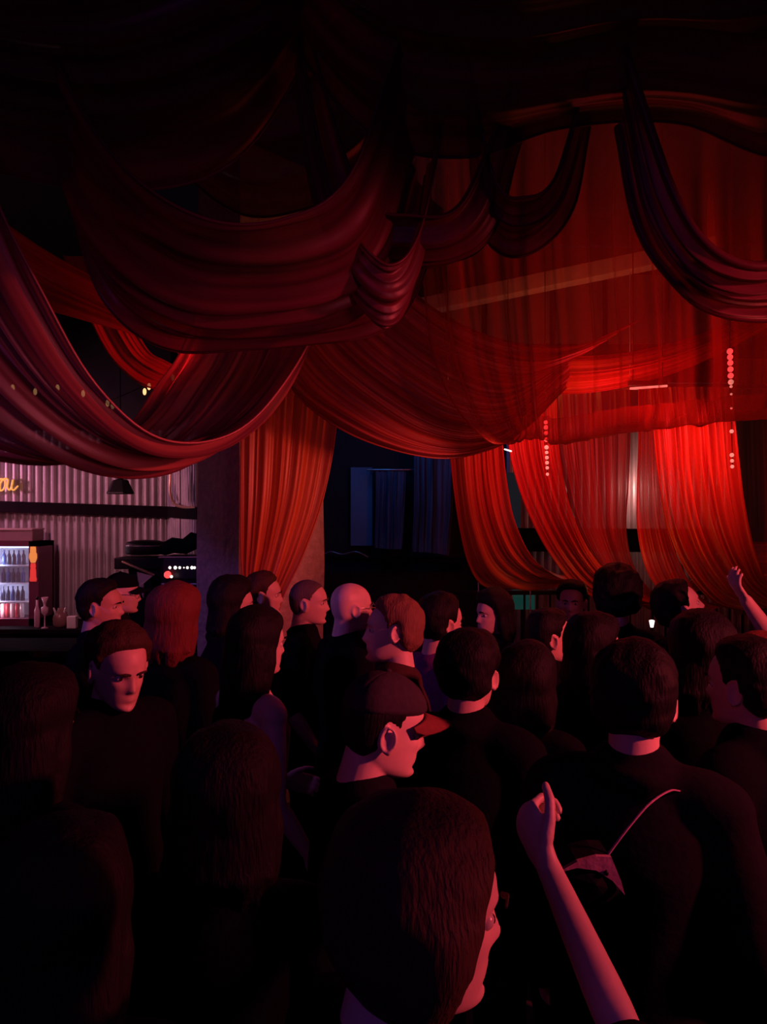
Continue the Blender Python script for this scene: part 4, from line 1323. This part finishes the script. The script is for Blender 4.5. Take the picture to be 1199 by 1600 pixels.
def cap_meshes():
    y, z = GV[:, 1], GV[:, 2]
    zt = .040 + .10 * (y - .0) * .25
    m = np.clip((z - zt) / .008, 0, 1)
    seam = np.cos(6 * np.arctan2(GV[:, 1], GV[:, 0]))
    off = (.0115 + .007 * np.clip((z - .05) / .06, 0, 1) - .0015 * np.clip(seam - .93, 0, 1) / .07) * m - .016 * (1 - m)
    crown = MB().add(GV + GN * off[:, None], GF).ball((0, -.012, .136), (.009, .009, .006), 10, 6).mesh()
    vs, fs = [], []
    nx, ny = 15, 8
    for side in (0, 1):
        for j in range(ny):
            for i_ in range(nx):
                a = (i_ / (nx - 1) - .5) * 2
                f = j / (ny - 1)
                x_ = .075 * a * (1 - .12 * f)
                y0 = .100 * math.sqrt(max(0, 1 - (a * .86) ** 2)) + .004
                y1 = y0 + .075 * math.sqrt(max(0.02, 1 - a * a * .92))
                yy = y0 + (y1 - y0) * f - .01
                zz_ = .044 - .020 * a * a * (1 + .3 * f) - .016 * f - (.004 if side else 0)
                vs.append((x_, yy, zz_))
    b0 = nx * ny
    for j in range(ny - 1):
        for i_ in range(nx - 1):
            q = j * nx + i_
            fs.append((q, q + 1, q + nx + 1, q + nx)); fs.append((b0 + q, b0 + q + nx, b0 + q + nx + 1, b0 + q + 1))
    edge = [i_ for i_ in range(nx)] + [j * nx + nx - 1 for j in range(1, ny)] + [(ny - 1) * nx + i_ for i_ in range(nx - 2, -1, -1)] + [j * nx for j in range(ny - 2, 0, -1)]
    for k in range(len(edge)):
        a, b_ = edge[k], edge[(k + 1) % len(edge)]
        fs.append((a, b0 + a, b0 + b_, b_))
    peak = mesh_from(vs, fs)
    return crown, peak


CAP = cap_meshes()
EYE = MB().ball((0, 0, 0), .0122, 16, 10).mesh()
IRIS = MB().ball((0, 0, 0), (.0058, .003, .0058), 12, 6).mesh()
BROW = {}
for s in (-1, 1):
    BROW[s] = MB().tube([(s * .014, .099, .017), (s * .028, .0985, .0215), (s * .044, .088, .018)], [(.002, .004), (.002, .0042), (.0015, .002)], 8).mesh()
yb_, zb_ = GV[:, 1], GV[:, 2]
GFX, GFY, GFZ = head_grid(70, 80, True)
GFV = np.stack([GFX, GFY, GFZ], -1).reshape(-1, 3)
mb_ = np.clip((np.interp(GV[:, 1], [-.02, .0, .03, .06, .1], [-.02, -.01, -.045, -.052, -.052]) - GV[:, 2]) / .012, 0, 1) * np.clip((GV[:, 1] + .01) / .015, 0, 1)
mb_ *= 1 - np.exp(-(GV[:, 0] / .022) ** 2 - ((GV[:, 2] + .067) / .008) ** 2)
BEARD = MB().add(GFV + GN * (.009 * mb_ - .012 * (1 - mb_) + .0015 * mb_ * n3(GFV, 200, 3))[:, None], GF).mesh()

TEMPL = {
    'male': make_template({'head': (0, 0, 0)}, .0058),
    'female': make_template({'fem': 1, 'head': (0, 0, 3), 'wrL': (-.14, .22, 1.06), 'elL': (-.24, -.02, 1.13)}, .0058),
    'up': make_template({'head': (0, 24, 0)}, .0058),
    'down': make_template({'head': (-14, -14, 0), 'wrR': (.16, .24, 1.05)}, .0058),
    'cap': make_template({'head': (0, -9, 0), 'wrL': (-.18, .24, 1.02)}, .0042),
    'tilt': make_template({'fem': .6, 'head': (10, 4, 10)}, .0058),
}
BLUNT = {'mid': .022, 'short': .024, 'buzz': .005, 'curly': .060, 'long': .030, 'bob': .038, None: 0.0, 'cap': .022}


def place(px, top, d, yaw, HM, bl):
    """scale and base point of a person whose crown shows at (px, top) at depth d"""
    height = CAM_H - (top - 800) / FPX * d
    crown = max((HM @ Vector((0, -.02, .117 + bl))).z, (HM @ Vector((0, .02, .11 + bl))).z)
    sc = height / crown
    hc = Matrix.Rotation(R(yaw), 4, 'Z') @ ((HM @ Vector((0, -.005, .0))) * sc)
    return sc, Vector(((px - 599.5) / FPX * d - hc.x, d - hc.y, 0))


def reach(name, px, top, d, yaw, bl, head, side, elbow, wrist, curl, vox, fem=0):
    sc, loc = place(px, top, d, yaw, pose_joints({'head': head})['HM'], bl)
    inv = Matrix.Rotation(R(-yaw), 4, 'Z')
    loc_of = lambda q: tuple((inv @ (q - loc)) / sc)
    TEMPL[name] = make_template({'fem': fem, 'thin': .76 if fem else 1.0, 'head': head, 'el' + side: loc_of(elbow), 'wr' + side: loc_of(wrist), 'curl': curl}, vox)


NEAR = (652, 1240, 0.92, -64)
reach('armR', *NEAR, BLUNT['mid'], (-6, -4, 0), 'R', P(994, 1662, 1.06), P(856, 1352, 1.30), 60, .0046, 1)
RAISED = (1268, 930, 3.5, 10)
reach('armL', *RAISED, BLUNT['short'], (0, 0, 0), 'L', P(1216, 1010, 3.42), P(1166, 938, 3.36), 25, .0058)


def person(label, px, top, d, yaw, templ='male', hair='short', hm=H_BLACK, seed=1, shirt='tee', sm=C_BLACK, sk=0, tm=C_DENIM,
           cap=None, beard=None, glasses=False, dz=0.0):
    T = TEMPL[templ]
    sc, loc = place(px, top, d, yaw, T['HM'], BLUNT['cap'] if cap else BLUNT[hair])
    o = empty('person', loc, R(yaw))
    o.scale = (sc, sc, sc)
    tagged(o, label, 'person')
    link('body', T['body'], SKINS[sk], o)
    HM = T['HM']

    def on_head(name, me, mat, parent=None, loc=(0, 0, 0)):
        q = link(name, me, mat, o if parent is None else parent)
        if parent is None:
            q.matrix_local = HM @ Matrix.Translation(loc)
        else:
            q.location = loc
        return q
    if hair:
        on_head('hair', hair_mesh(hair, seed), hm)
    for s in (-1, 1):
        e = on_head('eye', EYE, M_WHITEEYE, None, (s * .031, .0668, -.001))
        on_head('iris', IRIS, M_IRIS, e, (0, .0112, 0))
        on_head('eyebrow', BROW[s], hm if hm is not H_GREY else H_GREY)
    if beard:
        on_head('beard', BEARD, beard)
    if cap:
        c = on_head('cap', CAP[0], cap[0])
        on_head('peak', CAP[1], cap[1], c)
    if glasses:
        gm = MB()
        for s in (-1, 1):
            ring = [(s * .031 + .024 * math.cos(q), .101 - .004 * abs(math.cos(q)), -.004 + .018 * math.sin(q)) for q in np.linspace(0, 2 * PI, 21)]
            gm.tube(ring, [.0018] * 21, 6)
            gm.tube([(s * .056, .094, .0), (s * .078, .05, .004), (s * .082, -.005, .006), (s * .078, -.02, -.006)], [.0016] * 4, 6)
        gm.tube([(-.008, .104, 0), (.008, .104, 0)], [.0018] * 2, 6)
        on_head('glasses', gm.mesh(), M_STEEL)
    if shirt:
        link({'tee': 'shirt', 'long': 'shirt', 'jacket': 'jacket', 'tank': 'top'}[shirt], wear(T, shirt), sm, o)
    link('trousers', wear(T, 'trousers'), tm, o)
    link('shoe', wear(T, 'shoeL'), C_SHOE, o)
    link('shoe', wear(T, 'shoeR'), C_SHOE, o)
    return o


person('person with black hair in red-lit profile before the bar, dark top', 158, 903, 3.9, -88, hair='short', seed=2, sm=C_BLACK)
person('person in a dark cap half hidden behind the black-haired profile at the bar', 190, 893, 4.7, -75, hair=None, cap=(C_BLACK, C_BLACK), sm=C_CHAR, glasses=True)
person('person with swept-back dark hair looking down, face turned half to the viewer', 186, 970, 2.4, -122, 'down', 'short', H_BROWN, 3, 'long', C_BLACK)
person('person with long dark hair in deep shade at the left edge of the crowd', 52, 1035, 1.75, -22, 'female', 'long', H_BLACK, 4, 'long', C_BLACK)
person('person with dark reddish bob seen from behind, below the lit rack', 275, 908, 3.3, -20, 'female', 'bob', H_RED, 5, 'long', C_BLACK)
person('person with full dark hair and a pink-lit cheek beside the pillar curtain', 364, 898, 3.95, -70, 'male', 'bob', H_BLACK, 6, 'jacket', C_CHAR)
person('person with short dark hair in profile right in front of the orange pillar curtain', 412, 892, 4.5, -85, 'male', 'short', H_BROWN, 7, 'tee', C_BLACK)
person('person with long dark hair and a bare purple-lit shoulder, black sleeveless top', 404, 945, 2.85, -50, 'female', 'long', H_BLACK, 8, 'tank', C_BLACK, sk=1)
person('person with cropped hair in profile before the pink stucco, black top', 482, 906, 4.15, -92, 'male', 'buzz', H_GREY, 9, 'tee', C_BLACK)
person('bald person with glasses in front of the dark back room', 549, 911, 3.75, -62, 'male', None, H_GREY, 10, 'tee', C_BLACK, sk=1, glasses=True)
person('fair-haired person facing the bar, neck lit red, brown top', 614, 930, 2.95, 78, 'tilt', 'short', H_FAIR, 11, 'tee', C_BROWN, sk=1)
person('dark-haired person in a purple shirt, cheek and ear lit red', 690, 925, 3.45, -58, 'male', 'short', H_BLACK, 12, 'tee', C_PURP)
person('black-haired person seen from behind with one orange-lit ear, in front of the purple shirt', 735, 980, 2.38, -30, 'male', 'short', H_BLACK, 13, 'jacket', C_BLACK, sk=0)
person('person in a dark baseball cap with rust-coloured peak, face lit pink in profile', 598, 1046, 1.85, -72, 'cap', 'buzz', H_BLACK, 14, 'tee', C_CHAR, sk=1, cap=(C_CAP, C_CAPB))
person('person in deep shade below the point of the first hanging panel', 770, 918, 4.3, 118, 'male', 'bob', H_BLACK, 15, 'long', C_BLACK)
person('small distant person facing the viewer in a maroon top under the hanging panels', 894, 905, 4.6, 160, 'male', 'short', H_BLACK, 16, 'long', C_MAROON)
person('person with short dark hair and blurred pink face left of the thin-lit cheek', 860, 950, 3.5, -82, 'male', 'short', H_BLACK, 17, 'jacket', C_BLACK)
person('tall person with round curly dark hair seen from behind against the red panels', 965, 880, 4.0, -18, 'male', 'curly', H_BLACK, 18, 'tee', C_CHAR)
person('person with dark hair whose cheek is a thin pink line, below the curly-haired one', 930, 955, 3.05, -78, 'female', 'bob', H_BLACK, 19, 'long', C_BLACK)
person('person tilting the head far back, pink face up to the ceiling', 1062, 906, 3.65, -88, 'up', 'short', H_BLACK, 20, 'long', C_BLACK, sk=1)
person('person with full dark hair seen from behind, left of the man with the sling bag', 824, 1000, 2.6, -25, 'female', 'bob', H_BLACK, 21, 'long', C_BLACK)
bagman = person('person in a black jacket seen from behind, sling bag strap across the back', 993, 998, 1.85, -24, 'male', 'short', H_BLACK, 22, 'jacket', C_CHAR, sk=1)
person('person with wide dark hair seen from behind at the right, under the widest panel', 1095, 950, 2.62, -8, 'female', 'bob', H_BLACK, 23, 'long', C_BLACK)
person('person with reddish hair and maroon top cut by the right frame edge', 1188, 985, 3.0, -20, 'female', 'bob', H_RED, 24, 'long', C_MAROON)
person('dark-clad person at the right with one pale-lit ear, nearer than the wide-haired one', 1165, 992, 2.15, 38, 'male', 'short', H_BLACK, 25, 'jacket', C_BLACK)
near = person('nearest person, dark head filling the lower middle, one cheek lit red, bare forearm raised', *NEAR, 'armR', 'mid', H_BROWN, 26, 'tee', C_BLACK, sk=1)
person('person at the right frame edge with an arm raised beside the red panels', *RAISED, 'armL', 'short', H_BROWN, 27, 'tee', C_MAROON, sk=1)
person('person in deep shade seen from behind, left of the capped one', 360, 1128, 1.5, -8, 'male', 'bob', H_BLACK, 28, 'long', C_BLACK)
person('person in deepest shade nearest the lower left corner, seen from behind', 100, 1270, 1.12, -4, 'male', 'bob', H_BLACK, 29, 'long', C_BLACK)

# sling bag on the back of the black jacket
bg = empty('sling_bag', P(940, 1360, 1.56)); tagged(bg, 'dark sling bag with mauve flap and thin pale strap on the black jacket', 'bag')
o0 = P(940, 1360, 1.56)
sp_ = [P(1062, 1236, 1.72), P(1046, 1236, 1.66), P(1015, 1256, 1.61), P(980, 1296, 1.575), P(950, 1336, 1.555)]
q = catmull([p - o0 for p in sp_], np.linspace(0, 1, 40))
MB().tube(q, [(.0035, .002)] * 40, 8).obj('strap', C_BAG, bg)
pl_ = [(870, 1362), (900, 1342), (930, 1335), (952, 1336), (966, 1372), (972, 1392), (950, 1410), (915, 1416), (885, 1400)]
f3 = [P(a, b_, 1.55) - o0 for a, b_ in pl_]
b3 = [P(a, b_, 1.55) - o0 + Vector((0, .07, 0)) for a, b_ in pl_]
cen = sum(f3, Vector()) / len(f3)
n9 = len(f3)
vs = [cen + Vector((0, -.025, 0))] + f3 + b3
fs = [(0, 1 + k, 1 + (k + 1) % n9) for k in range(n9)] + [(1 + k, 1 + n9 + k, 1 + n9 + (k + 1) % n9, 1 + (k + 1) % n9) for k in range(n9)] + [tuple(1 + n9 + k for k in range(n9))[::-1]]
link('pouch', mesh_from(vs, fs, smooth=False), C_CHAR, bg)
fl = [(868, 1360), (900, 1342), (930, 1334), (953, 1335), (968, 1372), (974, 1394), (955, 1372), (930, 1356), (900, 1352)]
f3 = [P(a, b_, 1.545) - o0 + Vector((0, -.012, 0)) for a, b_ in fl]
b3 = [p + Vector((0, .01, 0)) for p in f3]
link('flap', mesh_from(f3 + b3, [tuple(range(9))[::-1], tuple(range(9, 18))] + [(k, (k + 1) % 9, 9 + (k + 1) % 9, 9 + k) for k in range(9)], smooth=False), C_BAG, bg)
q = P(948, 1364, 1.53) - o0
MB().ball(q, (.005, .004, .006), 10, 6).obj('button', M_BLACK, bg)
